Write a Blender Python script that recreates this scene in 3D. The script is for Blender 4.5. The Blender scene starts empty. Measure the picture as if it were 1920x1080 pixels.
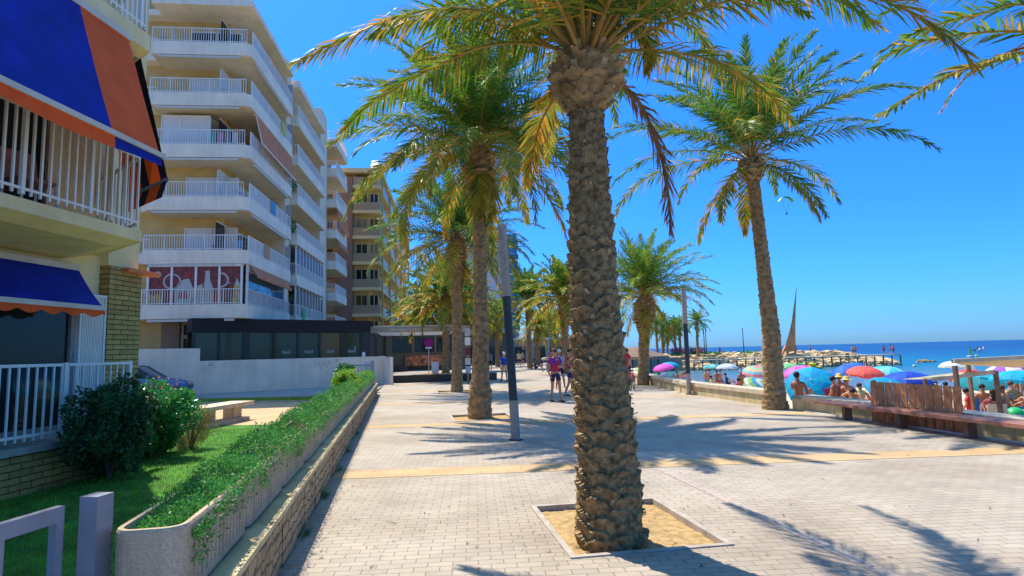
import bpy, math, random
from mathutils import Vector, Matrix
R = math.radians
sc = bpy.context.scene
# ---------------------------------------------------------------- camera, sky, sun, exposure
YAW, PITCH, ROLL = R(9.478), R(6.129), R(1.43)
cam = bpy.data.objects.new('camera', bpy.data.cameras.new('camera'))
sc.collection.objects.link(cam); sc.camera = cam
fw = Vector((math.sin(YAW)*math.cos(PITCH), math.cos(YAW)*math.cos(PITCH), math.sin(PITCH)))
rt = Vector((math.cos(YAW), -math.sin(YAW), 0)); up = rt.cross(fw)
rt2 = rt*math.cos(ROLL)-up*math.sin(ROLL); up2 = up*math.cos(ROLL)+rt*math.sin(ROLL)
m = Matrix((rt2, up2, -fw)).transposed().to_4x4(); m.translation = (0, 0, 1.65)
cam.matrix_world = m
cam.data.sensor_width = 36; cam.data.lens = 36*1120/1920
cam.data.clip_start = .05; cam.data.clip_end = 30000
SUN_AZ = R(-27); SUN_EL = R(58)
w = bpy.data.worlds.new('World'); sc.world = w; w.use_nodes = True
nt = w.node_tree; bg = nt.nodes['Background']
sky = nt.nodes.new('ShaderNodeTexSky'); sky.sky_type = 'NISHITA'; sky.sun_disc = False
sky.sun_elevation = SUN_EL; sky.sun_rotation = SUN_AZ % (2*math.pi)
sky.air_density = 1.0; sky.dust_density = .3; sky.ozone_density = 3.5; sky.altitude = 0
hsv = nt.nodes.new('ShaderNodeHueSaturation'); hsv.inputs['Saturation'].default_value = 1.32
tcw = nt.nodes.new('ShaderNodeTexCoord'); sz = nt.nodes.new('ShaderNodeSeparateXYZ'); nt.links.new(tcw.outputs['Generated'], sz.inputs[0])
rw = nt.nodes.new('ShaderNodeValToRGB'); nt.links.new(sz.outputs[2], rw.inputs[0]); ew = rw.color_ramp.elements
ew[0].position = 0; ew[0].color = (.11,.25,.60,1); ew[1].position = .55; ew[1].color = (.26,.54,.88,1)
e2_ = ew.new(.66); e2_.color = (1.15,1.0,.80,1); e3_ = ew.new(1.0); e3_.color = (1.9,1.6,1.2,1)  # overhead stops above the view: warm brightness added as fill for shaded sides
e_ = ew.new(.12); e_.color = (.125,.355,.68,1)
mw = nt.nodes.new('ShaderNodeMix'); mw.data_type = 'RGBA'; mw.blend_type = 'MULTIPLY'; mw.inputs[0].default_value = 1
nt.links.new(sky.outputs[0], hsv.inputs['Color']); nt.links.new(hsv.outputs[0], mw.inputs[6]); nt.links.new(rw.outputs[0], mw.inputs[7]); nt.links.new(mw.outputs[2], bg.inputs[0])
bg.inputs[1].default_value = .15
sl = bpy.data.lights.new('sun', 'SUN'); sl.energy = 3.25; sl.angle = R(.53); sl.color = (1, .90, .76)
so = bpy.data.objects.new('sun', sl); sc.collection.objects.link(so)
sd = Vector((math.sin(SUN_AZ)*math.cos(SUN_EL), math.cos(SUN_AZ)*math.cos(SUN_EL), math.sin(SUN_EL)))
so.rotation_euler = sd.to_track_quat('Z', 'Y').to_euler(); so.location = (0, 0, 40)
sc.view_settings.view_transform = 'Standard'; sc.view_settings.look = 'None'
sc.view_settings.exposure = 1.22; sc.view_settings.gamma = 1
rng = random.Random(7)
COL = sc.collection

# ---------------------------------------------------------------- mesh helpers
class B:
    def __init__(s): s.v = []; s.f = []; s.m = []; s.mi = 0
    def add(s, vs, fs):
        o = len(s.v); s.v += [tuple(p) for p in vs]
        for f in fs: s.f.append(tuple(i+o for i in f)); s.m.append(s.mi)
    def quad(s, a, b, c, d): s.add([a, b, c, d], [(0, 1, 2, 3)])
    def box(s, x0, x1, y0, y1, z0, z1):
        s.add([(x0,y0,z0),(x1,y0,z0),(x1,y1,z0),(x0,y1,z0),(x0,y0,z1),(x1,y0,z1),(x1,y1,z1),(x0,y1,z1)],
              [(3,2,1,0),(4,5,6,7),(0,1,5,4),(1,2,6,5),(2,3,7,6),(3,0,4,7)])
    def hexa(s, p):  # 8 points: 4 bottom ccw, 4 top ccw
        s.add(p, [(3,2,1,0),(4,5,6,7),(0,1,5,4),(1,2,6,5),(2,3,7,6),(3,0,4,7)])
    def bar(s, p, q, wx, wz=None):  # rectangular bar
        wz = wz or wx; p = Vector(p); q = Vector(q); d = (q-p).normalized()
        a = d.cross(Vector((0,0,1)))
        if a.length < 1e-3: a = Vector((1,0,0))
        a.normalize(); b = a.cross(d)
        a *= wx/2; b *= wz/2
        s.hexa([p-a-b, p+a-b, q+a-b, q-a-b, p-a+b, p+a+b, q+a+b, q-a+b])
    def tube(s, pts, rad, n=8, cap=True):
        pts = [Vector(p) for p in pts]; k = len(pts)
        if not hasattr(rad, '__len__'): rad = [rad]*k
        vs = []; fs = []; ref = None
        for i, p in enumerate(pts):
            t = (pts[min(i+1,k-1)]-pts[max(i-1,0)]).normalized()
            if ref is None: ref = Vector((1,0,0)) if abs(t.x) < .9 else Vector((0,1,0))
            a = (ref - t*ref.dot(t)).normalized(); b = t.cross(a); ref = a
            for j in range(n):
                th = 2*math.pi*j/n; vs.append(p+(a*math.cos(th)+b*math.sin(th))*rad[i])
        for i in range(k-1):
            for j in range(n): fs.append((i*n+j, i*n+(j+1)%n, (i+1)*n+(j+1)%n, (i+1)*n+j))
        if cap: fs += [tuple(range(n))[::-1], tuple(range((k-1)*n, k*n))]
        s.add(vs, fs)
    def prism(s, poly, z0, z1):
        n = len(poly); vs = [(x,y,z0) for x,y in poly]+[(x,y,z1) for x,y in poly]
        s.add(vs, [tuple(range(n))[::-1], tuple(range(n,2*n))]+[(i,(i+1)%n,n+(i+1)%n,n+i) for i in range(n)])
    def lathe(s, prof, c=(0,0,0), n=12):
        vs = []; fs = []
        for r, z in prof:
            for j in range(n):
                a = 2*math.pi*j/n; vs.append((c[0]+r*math.cos(a), c[1]+r*math.sin(a), c[2]+z))
        for i in range(len(prof)-1):
            for j in range(n): fs.append((i*n+j, i*n+(j+1)%n, (i+1)*n+(j+1)%n, (i+1)*n+j))
        s.add(vs, fs)
    def blob(s, c, r, seed=0, n=8, k=6, jit=.18):
        rr = random.Random(seed); vs = [(c[0],c[1],c[2]-r[2])]; fs = []
        for i in range(1, k):
            ph = math.pi*i/k
            for j in range(n):
                a = 2*math.pi*(j+.5*(i%2))/n; q = 1+rr.uniform(-jit, jit)
                vs.append((c[0]+r[0]*q*math.sin(ph)*math.cos(a), c[1]+r[1]*q*math.sin(ph)*math.sin(a), c[2]-r[2]*q*math.cos(ph)))
        vs.append((c[0],c[1],c[2]+r[2]))
        for j in range(n): fs.append((0, 1+(j+1)%n, 1+j)); fs.append((len(vs)-1, 1+(k-2)*n+j, 1+(k-2)*n+(j+1)%n))
        for i in range(k-2):
            for j in range(n): fs.append((1+i*n+j, 1+i*n+(j+1)%n, 1+(i+1)*n+(j+1)%n, 1+(i+1)*n+j))
        s.add(vs, fs)
    def mesh(s, name, mats, smooth=False):
        me = bpy.data.meshes.new(name); me.from_pydata(s.v, [], s.f)
        for mt in (mats if isinstance(mats, (list, tuple)) else [mats]): me.materials.append(mt)
        me.polygons.foreach_set('material_index', s.m)
        if smooth: me.polygons.foreach_set('use_smooth', [True]*len(s.f))
        me.update(); return me
    def build(s, name, mats, parent=None, smooth=False, **k):
        o = bpy.data.objects.new(name, s.mesh(name, mats, smooth)); COL.objects.link(o)
        if parent: o.parent = parent
        return tag(o, **k)
def tag(o, label=None, cat=None, group=None, kind=None):
    if label: o['label'] = label
    if cat: o['category'] = cat
    if group: o['group'] = group
    if kind: o['kind'] = kind
    return o
def thing(name, loc, label, cat, rz=0, group=None):
    o = bpy.data.objects.new(name, None); COL.objects.link(o); o.location = loc; o.rotation_euler = (0,0,rz)
    o.empty_display_size = .3
    return tag(o, label, cat, group)
def copy_tree(o, parent=None):
    c = o.copy(); COL.objects.link(c)
    if parent: c.parent = parent
    for ch in [x for x in o.children]: copy_tree(ch, c)
    return c
def ground_at(px, D, z=0.0):   # a bearing (in photo columns) and a distance to a place on the ground plan
    a = YAW + math.atan((px-960)/1120); r = D/math.cos(a-YAW)
    return Vector((r*math.sin(a), r*math.cos(a), z))

# ---------------------------------------------------------------- materials
def mat(name, col, rough=.7, var=.12, scale=8, bump=0, bscale=40, metal=0, spec=.3, trans=0, detail=4):
    mt = bpy.data.materials.new(name); mt.use_nodes = True; n = mt.node_tree.nodes; l = mt.node_tree.links
    p = n['Principled BSDF']; p.inputs['Roughness'].default_value = rough; p.inputs['Metallic'].default_value = metal
    p.inputs['Specular IOR Level'].default_value = spec
    tc = n.new('ShaderNodeTexCoord'); no = n.new('ShaderNodeTexNoise'); no.inputs['Scale'].default_value = scale
    no.inputs['Detail'].default_value = detail; l.new(tc.outputs['Object'], no.inputs['Vector'])
    r = n.new('ShaderNodeValToRGB'); r.color_ramp.elements[0].position = .3; r.color_ramp.elements[1].position = .7
    r.color_ramp.elements[0].color = tuple(c*(1-var) for c in col)+(1,)
    r.color_ramp.elements[1].color = tuple(min(1, c*(1+var)) for c in col)+(1,)
    l.new(no.outputs['Fac'], r.inputs[0]); l.new(r.outputs[0], p.inputs['Base Color'])
    if bump:
        nb = n.new('ShaderNodeTexNoise'); nb.inputs['Scale'].default_value = bscale; nb.inputs['Detail'].default_value = 5
        l.new(tc.outputs['Object'], nb.inputs['Vector'])
        bp = n.new('ShaderNodeBump'); bp.inputs['Strength'].default_value = bump; bp.inputs['Distance'].default_value = .02
        l.new(nb.outputs['Fac'], bp.inputs['Height']); l.new(bp.outputs[0], p.inputs['Normal'])
    if trans:
        tr = n.new('ShaderNodeBsdfTranslucent'); l.new(r.outputs[0], tr.inputs[0])
        mx = n.new('ShaderNodeMixShader'); mx.inputs[0].default_value = trans
        l.new(p.outputs[0], mx.inputs[1]); l.new(tr.outputs[0], mx.inputs[2]); l.new(mx.outputs[0], n['Material Output'].inputs[0])
    return mt
def brick(name, cols, mortar, w_, h_, ms, rough=.8, rot=0, var=.15, bump=.5, axis='XY', nscale=1.2, dist=.01):
    mt = bpy.data.materials.new(name); mt.use_nodes = True; n = mt.node_tree.nodes; l = mt.node_tree.links
    p = n['Principled BSDF']; p.inputs['Roughness'].default_value = rough; p.inputs['Specular IOR Level'].default_value = .25
    tc = n.new('ShaderNodeTexCoord'); vec = tc.outputs['Object']
    if axis != 'XY':
        sp = n.new('ShaderNodeSeparateXYZ'); cb = n.new('ShaderNodeCombineXYZ'); l.new(vec, sp.inputs[0])
        if axis == 'YZ': l.new(sp.outputs[1], cb.inputs[0])
        elif axis == 'XZ': l.new(sp.outputs[0], cb.inputs[0])
        else:
            ad = n.new('ShaderNodeMath'); l.new(sp.outputs[0], ad.inputs[0]); l.new(sp.outputs[1], ad.inputs[1]); l.new(ad.outputs[0], cb.inputs[0])
        l.new(sp.outputs[2], cb.inputs[1]); vec = cb.outputs[0]
    mp = n.new('ShaderNodeMapping'); mp.inputs['Rotation'].default_value[2] = rot; l.new(vec, mp.inputs[0])
    br = n.new('ShaderNodeTexBrick'); br.inputs['Scale'].default_value = 1
    br.inputs['Brick Width'].default_value = w_; br.inputs['Row Height'].default_value = h_
    br.inputs['Mortar Size'].default_value = ms; br.inputs['Mortar Smooth'].default_value = .3
    br.inputs['Color1'].default_value = (*cols[0], 1); br.inputs['Color2'].default_value = (*cols[1], 1)
    br.inputs['Mortar'].default_value = (*mortar, 1)
    if dist:
        dn = n.new('ShaderNodeTexNoise'); dn.inputs['Scale'].default_value = 6; l.new(mp.outputs[0], dn.inputs['Vector'])
        vm = n.new('ShaderNodeVectorMath'); vm.operation = 'MULTIPLY_ADD'; vm.inputs[1].default_value = (dist, dist, 0)
        l.new(dn.outputs['Color'], vm.inputs[0]); l.new(mp.outputs[0], vm.inputs[2]); l.new(vm.outputs[0], br.inputs['Vector'])
    else: l.new(mp.outputs[0], br.inputs['Vector'])
    no = n.new('ShaderNodeTexNoise'); no.inputs['Scale'].default_value = nscale; no.inputs['Detail'].default_value = 6; no.inputs['Roughness'].default_value = .65
    l.new(tc.outputs['Object'], no.inputs['Vector'])
    rr = n.new('ShaderNodeValToRGB'); rr.color_ramp.elements[0].position = .3; rr.color_ramp.elements[1].position = .72
    rr.color_ramp.elements[0].color = (1-var, 1-var*1.05, 1-var*1.1, 1); rr.color_ramp.elements[1].color = (1, 1, 1, 1)
    l.new(no.outputs['Fac'], rr.inputs[0])
    mx = n.new('ShaderNodeMix'); mx.data_type = 'RGBA'; mx.blend_type = 'MULTIPLY'; mx.inputs[0].default_value = 1
    l.new(br.outputs['Color'], mx.inputs[6]); l.new(rr.outputs[0], mx.inputs[7]); l.new(mx.outputs[2], p.inputs['Base Color'])
    n2 = n.new('ShaderNodeTexNoise'); n2.inputs['Scale'].default_value = 60; l.new(tc.outputs['Object'], n2.inputs['Vector'])
    ma = n.new('ShaderNodeMath'); ma.operation = 'MULTIPLY_ADD'; ma.inputs[1].default_value = .25; l.new(n2.outputs['Fac'], ma.inputs[0])
    inv = n.new('ShaderNodeMath'); inv.operation = 'SUBTRACT'; inv.inputs[0].default_value = 1; l.new(br.outputs['Fac'], inv.inputs[1]); l.new(inv.outputs[0], ma.inputs[2])
    bp = n.new('ShaderNodeBump'); bp.inputs['Strength'].default_value = bump; bp.inputs['Distance'].default_value = .012
    l.new(ma.outputs[0], bp.inputs['Height']); l.new(bp.outputs[0], p.inputs['Normal'])
    return mt
def glass(name, col=(.02,.03,.03), rough=.04):
    mt = bpy.data.materials.new(name); mt.use_nodes = True; p = mt.node_tree.nodes['Principled BSDF']
    p.inputs['Base Color'].default_value = (*col, 1); p.inputs['Roughness'].default_value = rough
    p.inputs['Specular IOR Level'].default_value = .35; p.inputs['IOR'].default_value = 1.45
    return mt
M = {}
PR = R(5.8)
M['paver'] = PAV = brick('paver', [(.49,.435,.35), (.43,.385,.318)], (.27,.24,.205), .20, .10, .005, rot=PR, var=.22, dist=.004)
def specks(mt):
    n = mt.node_tree.nodes; l = mt.node_tree.links; p = n['Principled BSDF']; src = p.inputs['Base Color'].links[0].from_socket
    tc = n['Texture Coordinate']; v = n.new('ShaderNodeTexVoronoi'); v.inputs['Scale'].default_value = 2.3; l.new(tc.outputs['Object'], v.inputs['Vector'])
    r = n.new('ShaderNodeValToRGB'); r.color_ramp.elements[0].position = .035; r.color_ramp.elements[0].color = (.35,.33,.31,1); r.color_ramp.elements[1].position = .06; r.color_ramp.elements[1].color = (1,1,1,1)
    l.new(v.outputs['Distance'], r.inputs[0])
    no = n.new('ShaderNodeTexNoise'); no.inputs['Scale'].default_value = .35; no.inputs['Detail'].default_value = 8; no.inputs['Roughness'].default_value = .7; l.new(tc.outputs['Object'], no.inputs['Vector'])
    r2 = n.new('ShaderNodeValToRGB'); r2.color_ramp.elements[0].position = .38; r2.color_ramp.elements[0].color = (.80,.76,.72,1); r2.color_ramp.elements[1].position = .60; r2.color_ramp.elements[1].color = (1.0,1,1,1); l.new(no.outputs['Fac'], r2.inputs[0])
    for c in (r, r2):
        mx = n.new('ShaderNodeMix'); mx.data_type = 'RGBA'; mx.blend_type = 'MULTIPLY'; mx.inputs[0].default_value = 1
        l.new(src, mx.inputs[6]); l.new(c.outputs[0], mx.inputs[7]); src = mx.outputs[2]
    l.new(src, p.inputs['Base Color'])
specks(PAV)
M['band'] = brick('band_paver', [(.60,.43,.23), (.54,.38,.20)], (.40,.28,.16), .42, .33, .004, rot=PR, var=.15, dist=0)
M['band2'] = brick('band_paver_pale', [(.55,.45,.32), (.50,.41,.29)], (.36,.29,.2), .42, .33, .004, rot=PR, var=.2, dist=0)
specks(M['band']); specks(M['band2'])
M['pink'] = brick('pink_paver', [(.48,.40,.345), (.43,.37,.325)], (.27,.235,.20), .21, .105, .006, rot=PR, dist=0)
M['kerb'] = mat('kerb_stone', (.42,.38,.33), .8, .15, 6, .3, 60)
M['land'] = mat('land_soil', (.25,.22,.17), .95, .2, .5)
M['court'] = mat('court_concrete', (.33,.30,.28), .9, .15, 1.5, .2, 80)
M['court_light'] = mat('court_light', (.46,.38,.28), .9, .15, 1.5)
M['lawn'] = mat('lawn_base', (.05,.17,.02), .95, .4, 3, .5, 90)
M['blade'] = mat('grass_blade', (.13,.38,.03), .6, .5, 2.5, trans=.35)
M['bladeY'] = mat('grass_blade_yellow', (.26,.40,.04), .6, .3, 3, trans=.35)
M['flag'] = brick('flagstone', [(.58,.40,.22), (.50,.33,.17)], (.36,.25,.15), .9, .6, .012, rot=.4, dist=.12)
M['pitsand'] = mat('pit_sand', (.42,.29,.13), 1, .3, 14, .8, 70)
M['stonewall'] = brick('stone_wall', [(.50,.37,.20), (.38,.27,.14)], (.16,.12,.08), .26, .095, .012, axis='YZ', bump=1, dist=.14, var=.3, nscale=5)
M['slatestone'] = brick('ledge_stone', [(.60,.42,.14), (.44,.30,.10)], (.13,.09,.04), .32, .085, .008, axis='SUM', bump=1, dist=.02, var=.3, nscale=6)
M['planter'] = mat('exposed_aggregate', (.56,.44,.30), .9, .22, 90, .6, 140)
M['soil'] = mat('soil', (.06,.04,.025), 1, .3, 20)
M['hedge'] = mat('hedge_leaf', (.05,.24,.05), .5, .5, 3, trans=.3)
M['hedgeL'] = mat('hedge_leaf_light', (.13,.38,.05), .5, .4, 4, trans=.3)
M['lime'] = mat('lime_leaf', (.26,.42,.03), .45, .3, 5, trans=.35)
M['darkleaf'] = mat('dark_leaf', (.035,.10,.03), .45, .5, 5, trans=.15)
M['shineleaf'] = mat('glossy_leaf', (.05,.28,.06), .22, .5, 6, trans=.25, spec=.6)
M['dryleaf'] = mat('dry_shrub', (.30,.22,.10), .8, .35, 8, trans=.2)
M['redflower'] = mat('red_flower', (.7,.06,.02), .5, .2)
M['white'] = mat('white_paint', (.74,.72,.70), .5, .05, 3)
M['railwhite'] = mat('white_railing', (.84,.79,.72), .4, .05, 3)
M['bwhite'] = mat('white_render', (.82,.70,.53), .85, .07, .7, .15, 50)
M['balc'] = mat('balcony_render', (.88,.76,.60), .8, .10, .8, .1, 30)
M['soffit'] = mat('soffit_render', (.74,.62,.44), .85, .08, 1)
M['ochre'] = mat('ochre_wall', (.62,.42,.16), .85, .12, 1.5)
M['cream'] = mat('cream_render', (.85,.68,.36), .8, .08, 1.5, .1, 60)
M['shut'] = mat('shutter_white', (.76,.71,.64), .6, .04, 2)
M['blueF'] = mat('blue_awning_cloth', (.004,.022,.32), .75, .25, 3, trans=.12)
M['orangeF'] = mat('orange_awning_cloth', (1.0,.125,.02), .75, .15, 3, trans=.15)
M['navyF'] = mat('navy_awning_cloth', (.01,.02,.05), .8, .2, 3)
M['orangeA'] = mat('faded_orange_cloth', (.80,.28,.12), .8, .12, 2, trans=.25)
M['bar'] = mat('cream_metal', (.62,.56,.46), .45, .08, 3)
M['glass'] = glass('dark_glass'); M['bluglass'] = glass('blue_glass', (.03,.12,.2), .03)
M['greenglass'] = glass('green_glass', (.05,.07,.045), .06); M['amberglass'] = glass('amber_glass', (.16,.10,.03), .08)
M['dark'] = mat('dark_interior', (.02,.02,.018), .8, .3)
M['black'] = mat('black_steel', (.012,.016,.018), .35, .2, spec=.5)
M['blackroof'] = mat('black_fascia', (.012,.012,.014), .5, .2)
M['tan'] = mat('tan_panel', (.36,.28,.14), .7, .12, 1.5)
M['whitewall'] = mat('garden_wall_render', (.84,.72,.57), .85, .1, 1.2, .2, 40)
M['greysteel'] = mat('grey_blue_steel', (.22,.30,.38), .45, .1)
M['galv'] = mat('galvanised_steel', (.27,.28,.33), .4, .15, 5, metal=.3)
M['lampgrey'] = mat('lamp_grey', (.36,.32,.27), .6, .2, 12, .2, 60)
M['lampdark'] = mat('lamp_dark', (.035,.05,.055), .5, .2, 6)
def streaks(mt, amt=.09):   # rain streaks: noise stretched down the wall
    n = mt.node_tree.nodes; l = mt.node_tree.links; p = n['Principled BSDF']; src = p.inputs['Base Color'].links[0].from_socket
    tc = n['Texture Coordinate']; mp = n.new('ShaderNodeMapping'); mp.inputs['Scale'].default_value = (3.5,3.5,.35); l.new(tc.outputs['Object'], mp.inputs[0])
    no = n.new('ShaderNodeTexNoise'); no.inputs['Scale'].default_value = 1; no.inputs['Detail'].default_value = 8; no.inputs['Roughness'].default_value = .7; l.new(mp.outputs[0], no.inputs['Vector'])
    r = n.new('ShaderNodeValToRGB'); r.color_ramp.elements[0].position = .36; r.color_ramp.elements[0].color = (1-amt,1-amt*1.15,1-amt*1.4,1); r.color_ramp.elements[1].position = .56; r.color_ramp.elements[1].color = (1,1,1,1); l.new(no.outputs['Fac'], r.inputs[0])
    mx = n.new('ShaderNodeMix'); mx.data_type = 'RGBA'; mx.blend_type = 'MULTIPLY'; mx.inputs[0].default_value = 1
    l.new(src, mx.inputs[6]); l.new(r.outputs[0], mx.inputs[7]); l.new(mx.outputs[2], p.inputs['Base Color'])
M['green'] = mat('frond_green', (.12,.25,.03), .5, .4, 2.5, trans=.4, spec=.2)
M['greenD'] = mat('frond_deep_green', (.085,.215,.035), .5, .4, 2.5, trans=.38, spec=.2)
M['olive'] = mat('frond_yellow_green', (.30,.32,.03), .5, .4, 2.5, trans=.35)
M['gold'] = mat('frond_golden', (.62,.34,.05), .6, .35, 2.5, trans=.35)
M['dry'] = mat('frond_dry', (.40,.22,.11), .8, .35, 6, trans=.2)
M['stalk'] = mat('frond_stalk', (.45,.26,.06), .5, .3, 5)
M['sand'] = mat('beach_sand', (.52,.42,.28), 1, .15, 1.5, .4, 12)
M['rock'] = mat('rock', (.55,.41,.22), .9, .45, .6, .6, 3)
M['bfence'] = mat('weathered_wood', (.20,.13,.09), .8, .3, 6, .2, 50)
M['brownwood'] = mat('bench_wood', (.36,.16,.11), .6, .25, 8, .3, 60)
M['slatwood'] = mat('slat_wood', (.46,.20,.09), .65, .25, 9, .3, 60)
M['limestone'] = mat('sea_wall_stone', (.60,.49,.27), .9, .2, 2.2, .3, 50)
M['coping'] = mat('coping_stone', (.60,.50,.36), .85, .12, 3, .2, 60)
M['skin'] = mat('skin', (.50,.24,.14), .5, .1, 6); M['skinT'] = mat('tanned_skin', (.36,.14,.07), .45, .12, 6)
M['brown'] = mat('brown_facade', (.84,.56,.20), .85, .12, .5); M['brownD'] = mat('brown_strip', (.30,.19,.13), .8, .15, .5)
M['bbalc'] = mat('beige_balcony', (.86,.63,.31), .85, .1, .5)
M['trunk'] = mat('palm_bark', (.26,.175,.08), .95, .65, 18, .9, 28, detail=8)
M['trunk2'] = mat('palm_bark_far', (.31,.20,.095), .95, .45, 9, .8, 20)
M['bulb'] = mat('palm_leaf_bases', (.33,.22,.11), .9, .5, 8, .7, 30)
for k_ in ('balc','bwhite','cream','whitewall','bbalc','soffit'): streaks(M[k_])
for k_ in ('limestone','coping','kerb','planter'): streaks(M[k_], .22)
M['stub'] = mat('cut_stub', (.42,.33,.20), .8, .3, 12)
_c = {}
def flat(col, rough=.7, trans=0, var=.08):
    k = (tuple(col), rough, trans)
    if k not in _c: _c[k] = mat('cloth_%02x%02x%02x' % tuple(int(255*min(1, c)) for c in col), col, rough, var, 6, trans=trans)
    return _c[k]
def sea_mat():
    mt = bpy.data.materials.new('sea_water'); mt.use_nodes = True; n = mt.node_tree.nodes; l = mt.node_tree.links
    p = n['Principled BSDF']; p.inputs['Roughness'].default_value = .3; p.inputs['Specular IOR Level'].default_value = .2
    tc = n.new('ShaderNodeTexCoord'); sp = n.new('ShaderNodeVectorMath'); sp.operation = 'LENGTH'; l.new(tc.outputs['Object'], sp.inputs[0])
    mr = n.new('ShaderNodeMapRange'); mr.inputs[1].default_value = 55; mr.inputs[2].default_value = 420; l.new(sp.outputs['Value'], mr.inputs[0])
    mp = n.new('ShaderNodeMapping'); mp.inputs['Scale'].default_value = (.012, .05, 1); l.new(tc.outputs['Object'], mp.inputs[0])
    no = n.new('ShaderNodeTexNoise'); no.inputs['Scale'].default_value = 1; no.inputs['Detail'].default_value = 5; l.new(mp.outputs[0], no.inputs['Vector'])
    ma = n.new('ShaderNodeMath'); ma.operation = 'MULTIPLY_ADD'; ma.inputs[1].default_value = .35; l.new(no.outputs['Fac'], ma.inputs[0])
    su = n.new('ShaderNodeMath'); su.operation = 'SUBTRACT'; su.inputs[1].default_value = .17; l.new(mr.outputs[0], su.inputs[0]); l.new(su.outputs[0], ma.inputs[2])
    r = n.new('ShaderNodeValToRGB'); e = r.color_ramp.elements
    e[0].position = 0; e[0].color = (.12,.14,.14,1); e[1].position = 1; e[1].color = (.0,.024,.09,1)
    for ps, c in ((.10,(.06,.14,.17,1)), (.22,(.0,.115,.165,1)), (.5,(.0,.06,.13,1))):
        q = e.new(ps); q.color = c
    l.new(ma.outputs[0], r.inputs[0]); l.new(r.outputs[0], p.inputs['Base Color'])
    nb = n.new('ShaderNodeTexNoise'); nb.inputs['Scale'].default_value = .9; nb.inputs['Detail'].default_value = 6; l.new(tc.outputs['Object'], nb.inputs['Vector'])
    bp = n.new('ShaderNodeBump'); bp.inputs['Strength'].default_value = .6; bp.inputs['Distance'].default_value = .25
    l.new(nb.outputs['Fac'], bp.inputs['Height']); l.new(bp.outputs[0], p.inputs['Normal'])
    return mt
M['sea'] = sea_mat()

# ---------------------------------------------------------------- ground, promenade, beach, sea
b = B(); b.quad((-200,-600,-2.3),(12000,-600,-2.3),(12000,14000,-2.3),(-200,14000,-2.3)); b.build('sea', M['sea'], kind='structure')
EDGE = [(9.95,-30),(9.95,8),(10.0,15),(10.05,20),(11.2,27),(13.5,42),(20,66),(34,92),(52,106),(52,200),(20,500)]
b = B(); n = len(EDGE)
top = [(-900,-30)]+EDGE+[(-900,500)]
b.add([(x,y,-.07) for x,y in top]+[(x,y,-3.2) for x,y in top], [tuple(range(len(top)))]+[(i,i+n+2,i+n+3,i+1) for i in range(n+1)])
b.build('ground', M['land'], kind='structure')
PITS = [(1.28,2.58,4.88,6.45), (1.0,2.45,14.85,16.35), (1.05,2.5,25.9,27.5)]
b = B(); ys = -14.
XL, XR = -1.62, 9.95
for (x0,x1,y0,y1) in PITS:
    b.quad((XL,ys,0),(XR,ys,0),(XR,y0,0),(XL,y0,0)); b.quad((XL,y0,0),(x0,y0,0),(x0,y1,0),(XL,y1,0))
    b.quad((x1,y0,0),(XR,y0,0),(XR,y1,0),(x1,y1,0)); ys = y1
b.quad((XL,ys,0),(XR,ys,0),(XR+.1,33,0),(XL,33,0))
b.add([(XL,33,0),(XR+.1,33,0),(13.4,42,0),(19.9,66,0),(33.8,92,0),(51,106,0),(51,190,0),(-2,190,0),(-6,60,0),(-3,40,0),(XL,35.6,0)], [tuple(range(11))])
b.add([(9.95,19,0),(10.05,20,0),(11.2,27,0),(12.1,33,0),(10.05,33,0),(9.95,27,0)], [tuple(range(6))])
b.build('promenade', M['paver'], kind='structure')
b = B()
for y0 in (8.75, 14.42, 20.9, 27.6, 34.5, 41.5, 48.5):
    h = .27; xl = -1.2-.02*y0; xr = 9.6 if y0 < 25 else 11.5
    if y0 > 9 and len(b.f) == 1: b.build('paving_band', M['band'], kind='structure'); b = B()
    b.quad((xl,y0-h-.105*xl,.004),(xr,y0-h-.105*xr,.004),(xr,y0+h-.105*xr,.004),(xl,y0+h-.105*xl,.004))
b.build('paving_band', M['band2'], kind='structure')
b = B(); b.quad((3.28,-8,.004),(3.40,-8,.004),(3.40,8.05,.004),(3.28,8.05,.004)); b.build('paving_line', M['pink'], kind='structure')
# tree pits: sunken sand, stone edging
for i, (x0,x1,y0,y1) in enumerate(PITS):
    s = B(); N_ = 24
    for a in range(N_+1):
        for c in range(N_+1):
            x = x0+(x1-x0)*a/N_; y = y0+(y1-y0)*c/N_
            d = math.hypot(x-1.72, y-(y0+y1)/2)
            s.v.append((x, y, -.045+.035*max(0,1-d/.7)+rng.uniform(-.006,.006)))
    for a in range(N_):
        for c in range(N_): k = a*(N_+1)+c; s.f.append((k,k+N_+1,k+N_+2,k+1)); s.m.append(0)
    s.build('pit_sand', M['pitsand'], kind='structure', smooth=True)
    k = B(); t = .055
    k.box(x0-t,x0,y0-t,y1+t,-.09,.012); k.box(x1,x1+t,y0-t,y1+t,-.09,.012); k.box(x0,x1,y0-t,y0,-.09,.012); k.box(x0,x1,y1,y1+t,-.09,.012)
    k.build('pit_edging', M['kerb'], kind='structure')
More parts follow.
